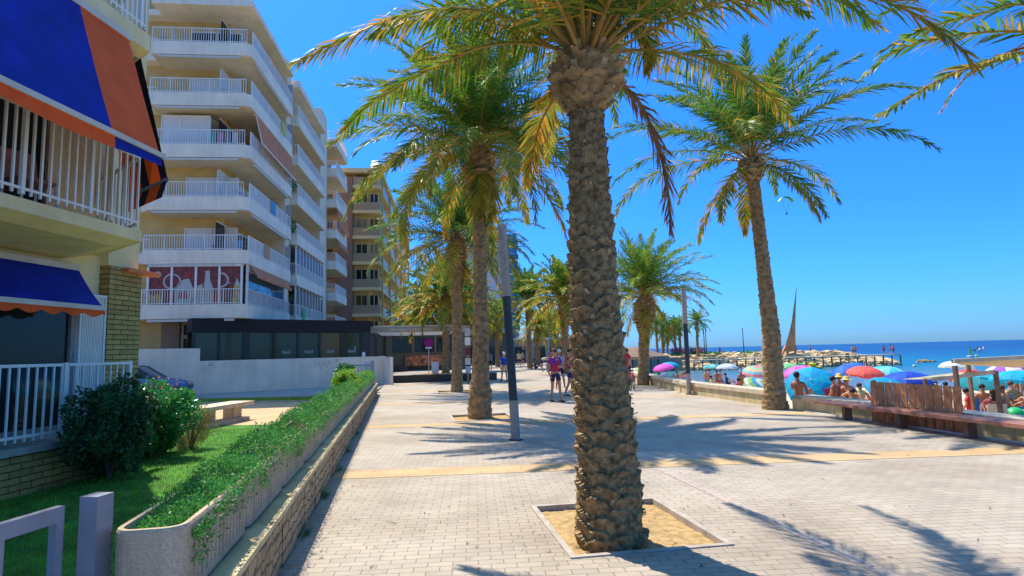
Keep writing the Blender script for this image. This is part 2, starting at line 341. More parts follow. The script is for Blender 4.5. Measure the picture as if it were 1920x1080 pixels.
# beach
def beach_z(r): return -.75-.030*(r-15) if r > 15 else -.75
b = B(); AN = [8+ (88-8)*i/40 for i in range(41)]
RS = [10,14,18,22,26,32,40,50,58,64,75]
for a in AN:
    for r in RS:
        z = beach_z(r) - (.0 if r < 58 else .15*(r-58)) + (rng.uniform(-.05,.05) if 14 < r < 60 else 0)
        b.v.append((r*math.sin(R(a)), r*math.cos(R(a)), z))
K = len(RS)
for i in range(40):
    for j in range(K-1):
        cx = sum(b.v[q][0] for q in (i*K+j,(i+1)*K+j,(i+1)*K+j+1,i*K+j+1))/4; cy = sum(b.v[q][1] for q in (i*K+j,(i+1)*K+j,(i+1)*K+j+1,i*K+j+1))/4
        if cx > 9+max(0,(cy-20))*.2: b.f.append((i*K+j,i*K+j+1,(i+1)*K+j+1,(i+1)*K+j)); b.m.append(0)
b.build('beach', M['sand'], kind='structure', smooth=True)

# garden side
b = B()
b.prism([(-1.38,-6),(-1.62,15.2),(-3.2,15.9),(-9.5,17.5),(-9.5,-6)][::1], -.06, .006); b.build('lawn', M['lawn'], kind='structure')
b = B(); b.prism([(-1.6,15.2),(-1.75,23.0),(-9.5,25.0),(-9.5,17.5),(-3.2,15.9)], -.06, .004); b.build('garden_path', M['flag'], kind='structure')
b = B(); b.prism([(-1.75,23.0),(-1.80,25.3),(-9.5,27.0),(-9.5,25.0)], -.06, .010); b.build('grass_strip', M['lawn'], kind='structure')
b = B(); b.prism([(-1.8,25.3),(-1.83,25.45),(-9.5,27.15),(-9.5,27.0)], -.06, .09); b.prism([(-1.74,22.9),(-1.745,23.0),(-9.5,25.0),(-9.5,24.88)], -.06, .06); b.build('kerb', M['kerb'], kind='structure')
b = B(); b.prism([(-1.83,25.45),(-1.62,35.7),(-15,29.9),(-30,29),(-30,27.15),(-9.5,27.15)], -.06, .003); b.build('parking_court', M['court'], kind='structure')
def blades(name, area, n, h, mats, seed, w_=.006, z=0.0):
    r = random.Random(seed); s = B()
    for _ in range(n):
        x, y = area(r)
        a = r.uniform(0, 6.283); hh = h*r.uniform(.5,1.2); l = r.uniform(0,.6)*hh; s.mi = 0 if r.random() < .7 else 1
        dx, dy = math.cos(a), math.sin(a); lx, ly = -dy*l, dx*l
        s.add([(x-dx*w_,y-dy*w_,z),(x+dx*w_,y+dy*w_,z),(x+lx,y+ly,z+hh)], [(0,1,2)])
    return s.build(name, mats, kind='stuff', label='short mown green grass of the garden lawn', cat='grass')
blades('grass', lambda r: (lambda y: (-1.6-5.2*r.random(), y))(1.8+13.6*(r.random()**1.4)), 60000, .05, [M['blade'], M['bladeY']], 3)
blades('grass', lambda r: (lambda x: (x, 23.05-.26*(x+1.75)+1.9*r.random()))(-1.9-7*r.random()), 9000, .08, [M['bladeY'], M['blade']], 4, .012)['label'] = 'bright strip of grass between the paved path and the parking court'

# ---------------------------------------------------------------- palms
def frond(s, P, L, n, ms, droop=.4, wid=.016, vee=.25, start=.16, seed=0, rr=.022, seg=2):
    """P: polyline of 3D points; s: mesh with slots 0 leaf 1 alt leaf 2 tip leaf 3 stalk"""
    r = random.Random(seed); P = [Vector(p) for p in P]
    # resample by Catmull-Rom
    Q = []
    for i in range(len(P)-1):
        p0 = P[max(i-1,0)]; p1 = P[i]; p2 = P[i+1]; p3 = P[min(i+2,len(P)-1)]
        for k in range(5):
            t = k/5; Q.append(.5*((2*p1)+(p2-p0)*t+(2*p0-5*p1+4*p2-p3)*t*t+(3*p1-p0-3*p2+p3)*t**3))
    Q.append(P[-1]); k = len(Q)
    s.mi = 3; s.tube(Q, [rr*(1-.85*i/(k-1)) for i in range(k)], 4, cap=False)
    d = [0]
    for i in range(1,k): d.append(d[-1]+(Q[i]-Q[i-1]).length)
    T = d[-1]
    roll = r.uniform(-.35,.35)
    for side in (-1,1):
        for i in range(n):
            t = start+(1-start)*(i+r.random()*.7)/n
            q = t*T; j = 0
            while j < k-2 and d[j+1] < q: j += 1
            u = (q-d[j])/max(1e-6, d[j+1]-d[j]); p = Q[j].lerp(Q[j+1], u); tg = (Q[j+1]-Q[j]).normalized()
            S = tg.cross(Vector((0,0,1)))
            if S.length < .15: S = Vector((math.cos(seed),math.sin(seed),0))
            S.normalize(); N = S.cross(tg)
            S2 = S*math.cos(roll)+N*math.sin(roll); N2 = N*math.cos(roll)-S*math.sin(roll)
            tt = (t-start)/(1-start)
            A = R(62-38*tt)+r.uniform(-.13,.13)
            ll = L*(.55+.6*math.sin(math.pi*min(1,tt*.85+.12)))*(1-.45*tt**3)*r.uniform(.85,1.12)
            dr = (tg*math.cos(A)+S2*side*math.sin(A)+N2*(vee+r.uniform(-.38,.42))+Vector((0,0,-droop*.35*r.random()))).normalized()
            e1 = p+dr*ll*.5; d2 = (dr+Vector((0,0,-droop*r.uniform(.5,1.4)))).normalized(); e2 = e1+d2*ll*.5
            e1.z -= droop*ll*.10
            wv = dr.cross(N2).normalized(); wv = (wv*math.cos(r.uniform(-1.0,1.0))+dr.cross(wv)*r.uniform(-.8,.8)).normalized()*wid
            x = r.random(); s.mi = (0 if x < ms[0] else 1 if x < ms[1] else 2)
            s.add([p-wv*.7, p+wv*.7, e1+wv, e1-wv, e2], [(0,1,2,3),(3,2,4)])
def path(az, e0, bend, L, c, r0=.12, n=8, z=0):
    P = []; x = r0*math.cos(e0); zz = c[2]+z; a = e0
    for i in range(n+1):
        P.append((c[0]+x*math.cos(az), c[1]+x*math.sin(az), zz))
        x += math.cos(a)*L/n; zz += math.sin(a)*L/n; a -= bend*(.5+1.0*i/n)/n
    return P
SC = {}
def scaled_trunk(s, axis, radf, h, per, amp, nth, nv, seed, zlim):
    """bark of overlapping cut leaf bases, as real relief: every base a wedge that grows outward to a cut top edge"""
    r = random.Random(seed); z0, z1 = zlim; rows = int((z1-z0)/h)+3
    cells = [[(((i+r.uniform(-.22,.22))/per*2*math.pi+k*2.399) % (2*math.pi), z0+h*(k-1+r.uniform(-.2,.2)+.18*math.sin(i*2.1+k)), r.uniform(.45,1.3), r.uniform(-.35,.35), r.uniform(1.0,1.4)*math.pi/per) for i in range(per)] for k in range(rows)]
    nz = max(4, int((z1-z0)/h*nv)); vs = []
    TH = [2*math.pi*j/nth for j in range(nth)]
    for a in range(nz+1):
        z = z0+(z1-z0)*a/nz; k = int((z-z0)/h)+1; R0 = radf(z); cx, cy = axis(z)
        near_ = [c for kk in range(max(0,k-2), min(rows,k+2)) for c in cells[kk]]
        for th in TH:
            best = 0
            for tc, zc, am, sl, W in near_:
                du = (th-tc+math.pi) % (2*math.pi)-math.pi
                if du > W or du < -W: continue
                du /= W; dz = (z-zc)/(1.45*h)
                if dz < 0: continue
                top = 1-.38*du*du+sl*du*.5
                if dz < top:
                    v = am*(1-du*du)**.35*(dz/top)**1.25
                    if v > best: best = v
            rad = R0*(1+amp*(best-.45))+r.uniform(-.0025,.0025)
            vs.append((cx+rad*math.cos(th), cy+rad*math.sin(th), z))
    fs = [(i*nth+j, i*nth+(j+1)%nth, (i+1)*nth+(j+1)%nth, (i+1)*nth+j) for i in range(nz) for j in range(nth)]
    s.add(vs, fs)
def interp(tab):
    def f(z):
        if z <= tab[0][0]: return tab[0][1]
        for (a,p),(c,q) in zip(tab, tab[1:]):
            if z <= c:
                t = (z-a)/(c-a); t = t*t*(3-2*t) if False else t
                return p+(q-p)*t if not isinstance(p, tuple) else tuple(x+(y-x)*t for x,y in zip(p,q))
        return tab[-1][1]
    return f
def palm(label, axis, rad, ztop, zb0, rb, crown, near=1, seed=1, specials=(), nf=38, Lf=3.6, droop=.45, gold=.3, group='date palms along the promenade', nl=None, eL=.42, emin=-35, nd=4):
    """axis: [(z,(x,y))], rad: [(z,r)] for the trunk up to zb0, bulb from zb0 to ztop with radius rb"""
    ax = interp(axis); base = ax(0); t = thing('palm_tree', (base[0], base[1], 0), label, 'palm tree', group=group)
    loc = lambda z: (ax(z)[0]-base[0], ax(z)[1]-base[1])
    s = B(); per, nth, nv, h = {2:(8,132,8,.108), 1:(7,52,6,.14), 0:(5,16,3,.28)}[near]
    scaled_trunk(s, loc, interp(rad), h, per, {2:.20,1:.16,0:.2}[near], nth, nv, seed, (-.08, zb0+.03))
    if near == 2:   # torn fibres and stub ends standing off the trunk, pale ones imitating bright highlights
        s3 = s; r3 = random.Random(77); rf = interp(rad)
        for k in range(190):
            z = .15+(zb0-.2)*r3.random(); a = r3.uniform(0,6.283); rr = rf(z); cx, cy = loc(z); ca, sa = math.cos(a), math.sin(a)
            p = Vector((cx+rr*1.0*ca, cy+rr*1.0*sa, z)); q_ = p+Vector((ca*.028-sa*r3.uniform(-.03,.03), sa*.028+ca*r3.uniform(-.03,.03), r3.uniform(-.01,.04)))
            s3.mi = int(r3.random() < .5); s3.bar(p, q_, r3.uniform(.008,.04), r3.uniform(.004,.011))
        s.mi = 0
    s.build('trunk', [M['trunk'], M['stub']] if near == 2 else M['trunk2'], t, smooth=near < 2)
    s = B(); H = ztop-zb0; r0 = interp(rad)(zb0)
    bt = interp([(zb0, r0*.98), (zb0+H*.18, rb*.72), (zb0+H*.45, rb), (zb0+H*.8, rb*.95), (ztop, rb*.6)])
    if near == 2: scaled_trunk(s, loc, bt, .085, 12, .30, 150, 7, seed+5, (zb0, ztop))
    else: scaled_trunk(s, loc, bt, .12 if near else .22, 9, .32, 54 if near else 18, 4, seed+5, (zb0, ztop))
    # cut petiole stubs on the bulb
    r = random.Random(seed+9)
    for k in range(70 if near == 2 else 34 if near else 0):
        z = zb0+H*(.08+.9*r.random()); a = r.uniform(0,6.283); rr = bt(z); cx, cy = loc(z)
        p = Vector((cx+rr*.9*math.cos(a), cy+rr*.9*math.sin(a), z)); q = p+Vector((math.cos(a)*.07, math.sin(a)*.07, .075))*r.uniform(.7,1.3)
        s.mi = 1 if r.random() < .45 else 0; s.bar(p, q, .055, .022); s.mi = 0
    s.build('leaf_bases', [M['bulb'], M['stub']], t, smooth=False)
    s = B(); c = (*loc(ztop), ztop-.1); nl_ = nl or {2:112, 1:92, 0:15}[near]; wd = {2:.0105, 1:.0165, 0:.044}[near]
    for i in range(nf):
        f = (i+.5)/nf; az = i*2.39996+seed; e = R(82-(82-emin)*f**1.05)+r.uniform(-.1,.1)
        if specials and callable(crown) and not crown(az % 6.2832, e): continue
        bend = R(42+48*f)*r.uniform(.75,1.2); L = Lf*r.uniform(.85,1.08)*(.8+.2*f)
        if i >= nf-nd: e -= R(42); bend *= .7; L *= .6
        g = f-1+gold
        ms = (.85,.97) if g < 0 else (.55,.85) if g < gold*.5 else (.2,.7)
        sl = 0
        frond(s, path(az, e, bend, L, c, z=.18*(1-f)), eL, nl_, ms, droop*(.6+.7*f), wd, .35-.3*f, .14, seed*100+i, .02 if near else .03)
    s.build('crown', [M['green'] if seed % 2 else M['greenD'], M['olive'], M['gold'], M['stalk']], t)
    for (nm, az, pts, ms, dr, Lx, nn) in specials:
        s2 = B(); a = R(az); P = [(c[0]*0+math.cos(a)*q, math.sin(a)*q, z) for q, z in pts]
        P = [(p[0]+loc(ztop)[0]*.6, p[1], p[2]) for p in P]
        frond(s2, P, Lx, nn, ms, dr, wd, .12, .12, hash(nm) % 97 if False else len(pts)*7+int(az), .026)
        s2.build(nm, [M['green'], M['olive'], M['dry'] if nm == 'dead_frond' else M['gold'], M['stalk'] if nm != 'dead_frond' else M['dry']], t)
    return t
# palm 1, the large one in front; its big outer fronds are set one by one
AX1 = [(0,(1.70,5.25)),(.5,(1.70,5.25)),(1.06,(1.69,5.25)),(1.54,(1.655,5.25)),(2.12,(1.635,5.25)),(2.8,(1.63,5.25)),(4.0,(1.635,5.25)),(5.0,(1.64,5.25))]
RD1 = [(-.1,.315),(.1,.292),(.5,.278),(1.06,.258),(1.54,.242),(2.12,.226),(2.81,.200),(3.4,.182),(3.9,.165)]
F1 = [('frond',172,[(.05,4.40),(.24,4.58),(.49,4.75),(.99,4.92),(1.51,4.94),(2.01,4.80),(2.42,4.61),(2.80,4.42)],(.30,.65),1.0,.46,130),
      ('frond',142,[(.05,4.42),(.3,4.60),(.66,4.77),(1.17,4.87),(1.72,4.82),(2.32,4.69),(2.8,4.55),(3.18,4.32)],(.5,.9),.8,.44,125),
      ('frond',22,[(.1,4.42),(.36,4.57),(.72,4.69),(1.52,4.83),(2.14,4.82),(2.7,4.68),(3.2,4.40)],(.25,.7),.9,.48,125),
      ('dead_frond',-10,[(.15,4.25),(.3,4.18),(.5,3.93),(.61,3.61),(.69,3.25),(.71,2.89),(.72,2.72)],(.0,.1),1.0,.34,100),
      ('frond',4,[(.1,4.5),(.30,4.66),(.80,4.98),(1.35,5.28),(2.1,5.48),(2.8,5.40),(3.45,5.12)],(.55,.85),.85,.5,115),
      ('frond',135,[(.1,4.5),(.2,4.75),(.4,5.02),(.75,5.25),(1.3,5.40),(1.8,5.36),(2.3,5.15)],(.6,.9),.6,.42,90),
      ('frond',122,[(.12,4.38),(.24,4.33),(.42,4.22),(.66,3.99),(.79,3.68),(.90,3.38)],(.1,.5),.6,.28,70),
      ('frond',20,[(.1,4.5),(.3,4.75),(.55,4.93),(.74,4.9),(.80,4.7),(.76,4.42)],(.1,.6),.7,.26,60),
      ('frond',84,[(.1,4.5),(.5,4.85),(1.2,5.15),(1.9,5.15),(2.6,4.9),(3.3,4.45)],(.3,.7),.7,.42,95),
      ('frond',66,[(.1,4.5),(.5,4.95),(1.2,5.45),(2.0,5.65),(2.8,5.5),(3.5,5.1)],(.7,.9),.6,.42,95),
      ('frond',40,[(.1,4.5),(.5,5.0),(1.2,5.6),(2.0,5.9),(2.8,5.8),(3.5,5.5)],(.7,.9),.6,.42,95),
      ('frond',-60,[(.1,4.5),(.4,4.8),(1.0,5.1),(1.7,5.1),(2.4,4.8),(2.9,4.3)],(.7,.9),.6,.42,80),
      ('frond',-120,[(.1,4.5),(.3,5.0),(.8,5.7),(1.5,6.1),(2.3,6.1),(3.0,5.9)],(.7,.9),.6,.42,80)]
palm('tall date palm in the foreground with thick ringed trunk in a sandy square pit', AX1, RD1, 4.45, 3.88, .325,
     lambda az, e: e > R(38) or 3.6 < az < 6.0, near=2, seed=3, specials=F1, nf=46, Lf=3.3, gold=.35, emin=12, nd=0)
AX2 = [(0,(1.69,15.67)),(2,(1.75,15.67)),(4,(1.77,15.67)),(8,(1.78,15.67))]
palm('tall date palm behind the nearer lamp post with wide drooping crown', AX2, [(-.1,.33),(.15,.31),(.6,.29),(1.1,.225),(3.0,.19),(5.6,.175)], 7.35, 5.6, .43, None, near=1, seed=5, nf=82, Lf=4.2, gold=.34, eL=.54, emin=-24, nd=3)
palm('date palm third in the row from the foreground, trunk left of the lamp post', [(0,(1.85,26.15)),(8,(1.95,26.15))], [(-.1,.27),(1,.22),(5.1,.20)], 6.75, 5.15, .42, None, near=1, seed=8, nf=72, Lf=4.3, gold=.3, nl=76, eL=.6, emin=-26, nd=2)
palm('leaning date palm by the sea wall with tall slender trunk', [(0,(9.33,14.56)),(2,(9.37,14.56)),(4.2,(9.26,14.56)),(7,(9.12,14.56))], [(-.1,.36),(.2,.31),(.6,.26),(2.5,.21),(4,.175),(6.0,.16)], 6.75, 6.1, .34, None, near=1, seed=12, nf=44, Lf=4.4, gold=.2, eL=.5, emin=4, nd=5)
palm('short thick date palm at the bend of the sea wall', [(0,(10.4,26.4)),(4.6,(10.72,26.4))], [(-.1,.30),(.5,.25),(2.4,.24)], 4.1, 2.35, .50, None, near=1, seed=15, nf=62, Lf=3.9, gold=.3, eL=.52, nl=64, emin=0, nd=3)
# palm whose crown reaches in from the right, its trunk standing outside the picture
G = [('frond',165,[(.1,4.75),(.68,4.95),(1.66,5.15),(2.28,5.17),(2.74,5.11),(3.09,4.99),(3.43,4.73)],(.75,.9),.35,.36,95),
     ('frond',150,[(.1,4.8),(.56,5.25),(1.39,5.67),(1.78,5.66),(2.2,5.62),(2.66,5.5),(2.93,5.36)],(.8,.92),.35,.36,95),
     ('frond',175,[(.1,4.6),(.85,4.72),(1.96,4.74),(2.42,4.62),(2.79,4.5),(3.16,4.32),(3.48,4.13),(3.7,4.01)],(.5,.85),.4,.34,95),
     ('frond',140,[(.1,4.9),(.6,5.5),(1.2,5.95),(1.9,6.2),(2.5,6.2),(3.0,6.0)],(.8,.95),.4,.38,60),
     ('dead_frond',162,[(.1,4.65),(.7,4.85),(1.5,5.0),(2.07,4.83),(2.34,4.6),(2.55,4.3)],(.3,.5),.4,.18,50)]
palm('date palm reaching in from the right edge, its trunk out of view', [(0,(8.5,5.0)),(6,(8.5,5.0))], [(-.1,.32),(.3,.28),(4.2,.2)], 4.85, 4.2, .29, lambda az, e: e > R(58) or az > 4.4 or az < 1.2, near=1, seed=21, specials=G, nf=40, Lf=3.6, gold=.2, emin=-20)
# farther palms: shared crowns, each a thing of its own
FAR = [  # px, distance, height of crown base, trunk radius, gold, label
 (833,38.0,5.3,.24,.75,'golden crowned date palm fourth in the left row beside the pergola'),
 (797,52.0,5.2,.22,.4,'date palm farther along the left row in front of the brown apartment block'),
 (872,56.0,5.6,.22,.7,'yellowing date palm seen between the two nearest left trunks'),
 (1057,44.0,5.6,.30,.8,'golden crowned date palm just left of the foreground trunk'),
 (990,59.0,6.9,.27,.35,'dark trunked date palm in the middle of the distant promenade'),
 (930,70.0,5.5,.25,.35,'green date palm far off just behind the nearer lamp post'),
 (905,84.0,6.5,.25,.5,'far date palm behind the second trunk of the left row'),
 (1005,76.0,4.6,.32,.9,'thick low golden date palm far down the promenade'),
 (1021,92.0,4.2,.35,.9,'low golden date palm second from the dark trunk far down the promenade'),
 (1033,98.0,6.4,.2,.5,'slim far date palm with a dark thin trunk left of the walker'),
 (1042,112.0,6.0,.24,.5,'farthest date palm above the orange building'),
 (1085,66.0,6.0,.26,.5,'distant date palm mostly hidden by the foreground trunk'),
 (1228,118.0,6.8,.24,.1,'leftmost palm of the cluster on the breakwater'),
 (1238,122.0,7.6,.3,.1,'second palm of the cluster on the breakwater with thicker trunk'),
 (1247,126.0,5.0,.22,.1,'short palm between the trunks of the breakwater cluster'),
 (1262,118.0,6.4,.25,.1,'green palm right of centre on the breakwater'),
 (1271,121.0,6.6,.26,.1,'palm at the right of the breakwater cluster with wide crown'),
 (1303,112.0,7.3,.25,.1,'lone palm on the breakwater behind the farther lamp post'),
 (848,66.0,5.0,.24,.6,'low yellow green date palm behind the pergola posts'),
 (770,72.0,4.2,.24,.3,'green palm in front of the lower balconies of the brown block'),
]
protoFar = {}
for i, (px, D, H, tr, gold, lab) in enumerate(FAR):
    p = ground_at(px, D); isp = px > 1200
    Lf = (4.1 if D < 60 else 3.8) if not isp else 3.3
    zb = 1.1 if isp else 0
    if zb: H -= .9
    t = palm(lab, [(0,(p.x,p.y)),(9,(p.x+rng.uniform(-.2,.2),p.y))], [(-.1,tr*1.15),(1,tr),(H-.9,tr*.85)], H, H-(1.0 if tr < .3 else 1.9), tr*1.45, None,
             near=0, seed=30+i, nf=(58 if D < 80 else 36), Lf=Lf, gold=gold, nl=(40 if D < 60 else 24), eL=.58, emin=(-28 if not isp else -40), nd=2, group='date palms along the promenade' if not isp else 'palms on the breakwater')
    t.location.z = zb*.3-.2 if isp else 0

# ---------------------------------------------------------------- lamp posts
def lamp(loc, lean, h, label):
    t = thing('lamp_post', loc, label, 'lamp post', group='square lamp posts on the promenade')
    f = lambda z: (lean*z, 0, z)
    b = B(); b.tube([f(-.02), f(.32), f(.74)], .088, 20); b.build('base_sleeve', M['lampgrey'], t, smooth=False)
    b = B(); b.tube([f(.74), f(h*.66)], [.082, .08], 20); b.build('shaft', M['lampdark'], t)
    b = B(); b.tube([f(h*.66), f(h*.985)], .086, 20)
    for k in range(9): z = h*(.68+.033*k); b.tube([f(z), f(z+.03)], .092, 20)
    b.build('lamp_head', M['lampgrey'], t)
    b = B(); b.tube([f(h*.985), f(h)], .094, 20); b.build('cap', M['lampgrey'], t)
    b = B(); b.tube([(0,0,-.02), (0,0,.02)], .13, 20); b.build('base_plate', M['lampdark'], t)
    return t
lamp((1.90, 11.36, 0), -.042, 4.13, 'nearer round lamp post with dark middle section between two palm rows')
lamp((9.62, 20.12, 0), 0, 3.8, 'farther lamp post standing against the sea wall')

# ---------------------------------------------------------------- planter row on stone wall
wall = thing('garden_wall', (-.88, 0, 0), 'long low stone garden wall with yellowish rubble face along the pavement', 'wall', rz=R(1.38))
b = B()
for i in range(64):  # slightly irregular face
    y0 = 2.9+i*.37; y1 = y0+.37; q = rng.uniform(-.008,.008)
    b.box(-.48, -.02+q, y0, y1, -.05, .43)
b.build('wall_body', M['stonewall'], wall)
b = B(); b.box(-.50, .0, 2.88, 26.6, .43, .47); b.build('coping', M['limestone'], wall)
def planter_mesh():
    b = B(); L2, W2 = .645, .165; pts = []
    # rounded rectangle outline, y length
    r = .10
    def corner(cx, cy, a0):
        return [(cx+r*math.cos(a0+R(90)*k/5), cy+r*math.sin(a0+R(90)*k/5)) for k in range(6)]
    C = corner(W2-r, L2-r, 0)+corner(-W2+r, L2-r, R(90))+corner(-W2+r, -L2+r, R(180))+corner(W2-r, -L2+r, R(270))
    # subdivide long sides with flutes
    O = []
    for i in range(len(C)):
        p = Vector((*C[i],0)); q = Vector((*C[(i+1)%len(C)],0)); d = (q-p).length; n = max(1, int(d/.012))
        nrm = Vector(((q-p).y, -(q-p).x, 0)).normalized()
        for k in range(n):
            t = k/n; s_ = d*t; fl = 0
            if d > .10:
                u = ((s_-d/2)/.075) % 1; fl = -.022 if (.28 < u < .72 and .05 < s_ < d-.05) else 0
            O.append((p.lerp(q, t), nrm, fl))
    n = len(O); rows = [(0,.0,0),(.035,.0,0),(.055,1,0),(.27,1,0),(.30,0,0),(.345,0,0),(.36,0,-.006),(.36,0,-.03)]
    vs = []
    for z, f, off in rows:
        for p, nr, fl in O: vs.append((p.x+nr.x*(fl*f+off), p.y+nr.y*(fl*f+off), z))
    for p, nr, fl in O: vs.append((p.x-nr.x*.03, p.y-nr.y*.03, .30))
    fs = [(i*n+j, i*n+(j+1)%n, (i+1)*n+(j+1)%n, (i+1)*n+j) for i in range(len(rows)) for j in range(n)]
    b.add(vs, fs); return b
pm = planter_mesh(); proto = None
NPL = 18
for i in range(NPL):
    y = 3.86+i*1.30
    lab = ('nearest fluted concrete planter with blank rounded end facing the camera' if i == 0 else
           'last fluted planter of the row beside the grey steel gate' if i == NPL-1 else
           'fluted concrete planter box in the middle of the row on the stone garden wall')
    lx = -.305; ang = R(1.38)
    wx = -.88+lx*math.cos(ang)-y*math.sin(ang); wy = lx*math.sin(ang)+y*math.cos(ang)
    if proto is None:
        proto = thing('planter_box', (wx, wy, .49), lab, 'planter', ang, 'fluted planters on the garden wall')
        pm.build('trough', M['planter'], proto); s = B(); s.box(-.13,.13,-.6,.6,.27,.315); s.build('soil', M['soil'], proto); o = proto
    else:
        o = copy_tree(proto); o.location = (wx, wy, .49); o['label'] = lab
def leafcloud(s, c, r, n, size, seed, shape=None, up=.3, el=2.2):
    q = random.Random(seed)
    for _ in range(n):
        while 1:
            p = Vector((q.uniform(-1,1), q.uniform(-1,1), q.uniform(-1,1)))
            if .35 < p.length < 1: break
        p = p.normalized()*(p.length**.5) if q.random() < .7 else p
        P = Vector((c[0]+p.x*r[0], c[1]+p.y*r[1], c[2]+p.z*r[2]))
        if P.z < .02: P.z = .02+q.random()*.1
        d = Vector((q.gauss(0,1), q.gauss(0,1), q.gauss(up,1))).normalized(); a = d.orthogonal().normalized()
        a.rotate(Matrix.Rotation(q.uniform(0,6.28), 3, d)); L = size*q.uniform(.6,1.3); w_ = L/el
        s.mi = min(2, int(q.random()**1.6*3))
        s.add([P, P+d*L*.5+a*w_*.5, P+d*L, P+d*L*.5-a*w_*.5], [(0,1,2,3)])
# planting in the troughs: one continuous ground cover trailing over the rims
s = B(); q = random.Random(44)
def planter_x(y): return -.88-.305-(y)*math.sin(R(1.38))
for _ in range(85000):
    y = 3.32+22.6*(q.random()**1.35); cx = planter_x(y)
    x = cx+q.uniform(-.20,.20)*(1 if y < 5.5 else 1.22)
    lump = .5+.5*math.sin(y*2.1)*math.sin(y*5.3+1)
    h = .80+(.17 if y < 5.5 else .25)*lump*(1-abs((x-cx)/.26))+q.random()*.10*(.6 if y < 4.4 else 1)
    if y < 4.0: h = .78+.12*q.random()*(y-3.1)
    if abs(x-cx) > .155: h -= q.random()*.12*(1.5 if q.random() < .35 else .3)
    d = Vector((q.gauss(0,1), q.gauss(0,1), q.gauss(.5,.8))).normalized(); a = d.orthogonal().normalized()
    a.rotate(Matrix.Rotation(q.uniform(0,6.28), 3, d)); L = q.uniform(.016,.036); w_ = L*.38
    P = Vector((x,y,h)); s.mi = 0 if q.random() < .62 else 1
    s.add([P-a*w_*.5, P+d*L*.6+a*w_*.5, P+d*L, P+d*L*.4-a*w_*.5], [(0,1,2,3)])
for _ in range(230):  # trailing strands
    y = 3.6+21*q.random(); x = planter_x(y)+.185; z = .84; ln = q.uniform(.03,.20)*(.5+.5*math.sin(y*3.1)); 
    for k in range(int(ln/.012)):
        z -= .012; x += q.uniform(-.004,.005)
        for _2 in range(2):
            P = Vector((x+q.uniform(0,.02), y+q.uniform(-.03,.03), z)); d = Vector((q.uniform(.2,1), q.gauss(0,1), q.gauss(-.2,.6))).normalized(); a = d.orthogonal().normalized()*.006
            s.mi = 1 if q.random() < .5 else 0; s.add([P-a, P+d*.022, P+a], [(0,1,2)])
s.build('planter_greenery', [M['hedge'], M['hedgeL']], kind='stuff', label='low trailing green plants filling the planter row and spilling over its rims', cat='ground cover')
def shrub(name, c, r, n, size, mats, seed, label, cat='shrub', flowers=0, el=2.2, group=None, stems=7, fc=None):
    t = thing(name, (c[0], c[1], 0 if c[2] < 1.2 or True else c[2]), label, cat, group=group)
    s = B(); q = random.Random(seed)
    z0 = max(0, c[2]-r[2])
    for k in range(stems):
        a = q.uniform(0,6.28); rr = q.uniform(.2,.85)
        s.tube([(0,0,z0), (r[0]*rr*.4*math.cos(a), r[1]*rr*.4*math.sin(a), z0+(c[2]-z0)*.7), (r[0]*rr*math.cos(a), r[1]*rr*math.sin(a), c[2]+r[2]*.5)], [.018,.012,.006], 5)
    s.build('stem', M['bfence'], t)
    s = B(); q = random.Random(seed+1)
    nb = 26
    for k in range(nb):
        a = q.uniform(0,6.28); rr = q.uniform(.2,.95)
        cc = (r[0]*rr*math.cos(a), r[1]*rr*math.sin(a), c[2]+r[2]*q.uniform(-.7,.6)); f = q.uniform(.2,.46)
        leafcloud(s, cc, (r[0]*f, r[1]*f, r[2]*f), n//nb, size, seed+k*3, el=el)
    s.build('foliage', mats, t)
    if flowers:
        for _ in range(flowers):
            s = B()
            a = q.uniform(0,6.28); rr = q.random()**.5; z = c[2]+r[2]*q.uniform(.35,1.05)
            x = r[0]*rr*.9*math.cos(a); y = r[1]*rr*.9*math.sin(a)
            for k in range(5):
                b_ = k*1.2566+a; s.add([(x,y,z),(x+.025*math.cos(b_),y+.025*math.sin(b_),z+.012),(x+.025*math.cos(b_+.9),y+.025*math.sin(b_+.9),z+.012)], [(0,1,2)])
            s.build('flower', fc or M['redflower'], t)
    return t
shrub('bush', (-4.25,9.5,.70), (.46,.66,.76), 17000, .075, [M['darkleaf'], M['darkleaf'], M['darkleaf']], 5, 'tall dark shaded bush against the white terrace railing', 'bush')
shrub('bush', (-4.50,11.4,.62), (.78,.80,.74), 19000, .062, [M['shineleaf'], M['shineleaf'], M['hedgeL']], 15, 'sunlit glossy green bush with red blossoms beside the brick pillar', 'bush', flowers=60, el=1.7)
shrub('bush', (-4.10,12.2,.42), (.36,.42,.46), 9000, .05, [M['dryleaf'], M['dryleaf'], M['olive']], 25, 'dry beige feathery bush at the end of the green hedge', 'bush', el=7)
shrub('shrub', (planter_x(16.0)-.12,16.0,1.05), (.30,.75,.26), 3200, .075, [M['lime'], M['lime'], M['hedgeL']], 35, 'bright yellow green shrub growing in the planter row', el=1.7)
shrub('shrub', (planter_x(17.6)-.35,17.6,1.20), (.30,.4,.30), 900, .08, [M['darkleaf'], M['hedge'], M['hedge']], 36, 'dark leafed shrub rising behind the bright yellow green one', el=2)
shrub('shrub', (planter_x(21.6),21.9,1.02), (.24,1.5,.12), 3200, .05, [M['hedgeL'], M['lime'], M['hedgeL']], 38, 'light green grassy plants at the far end of the planter row', el=4)
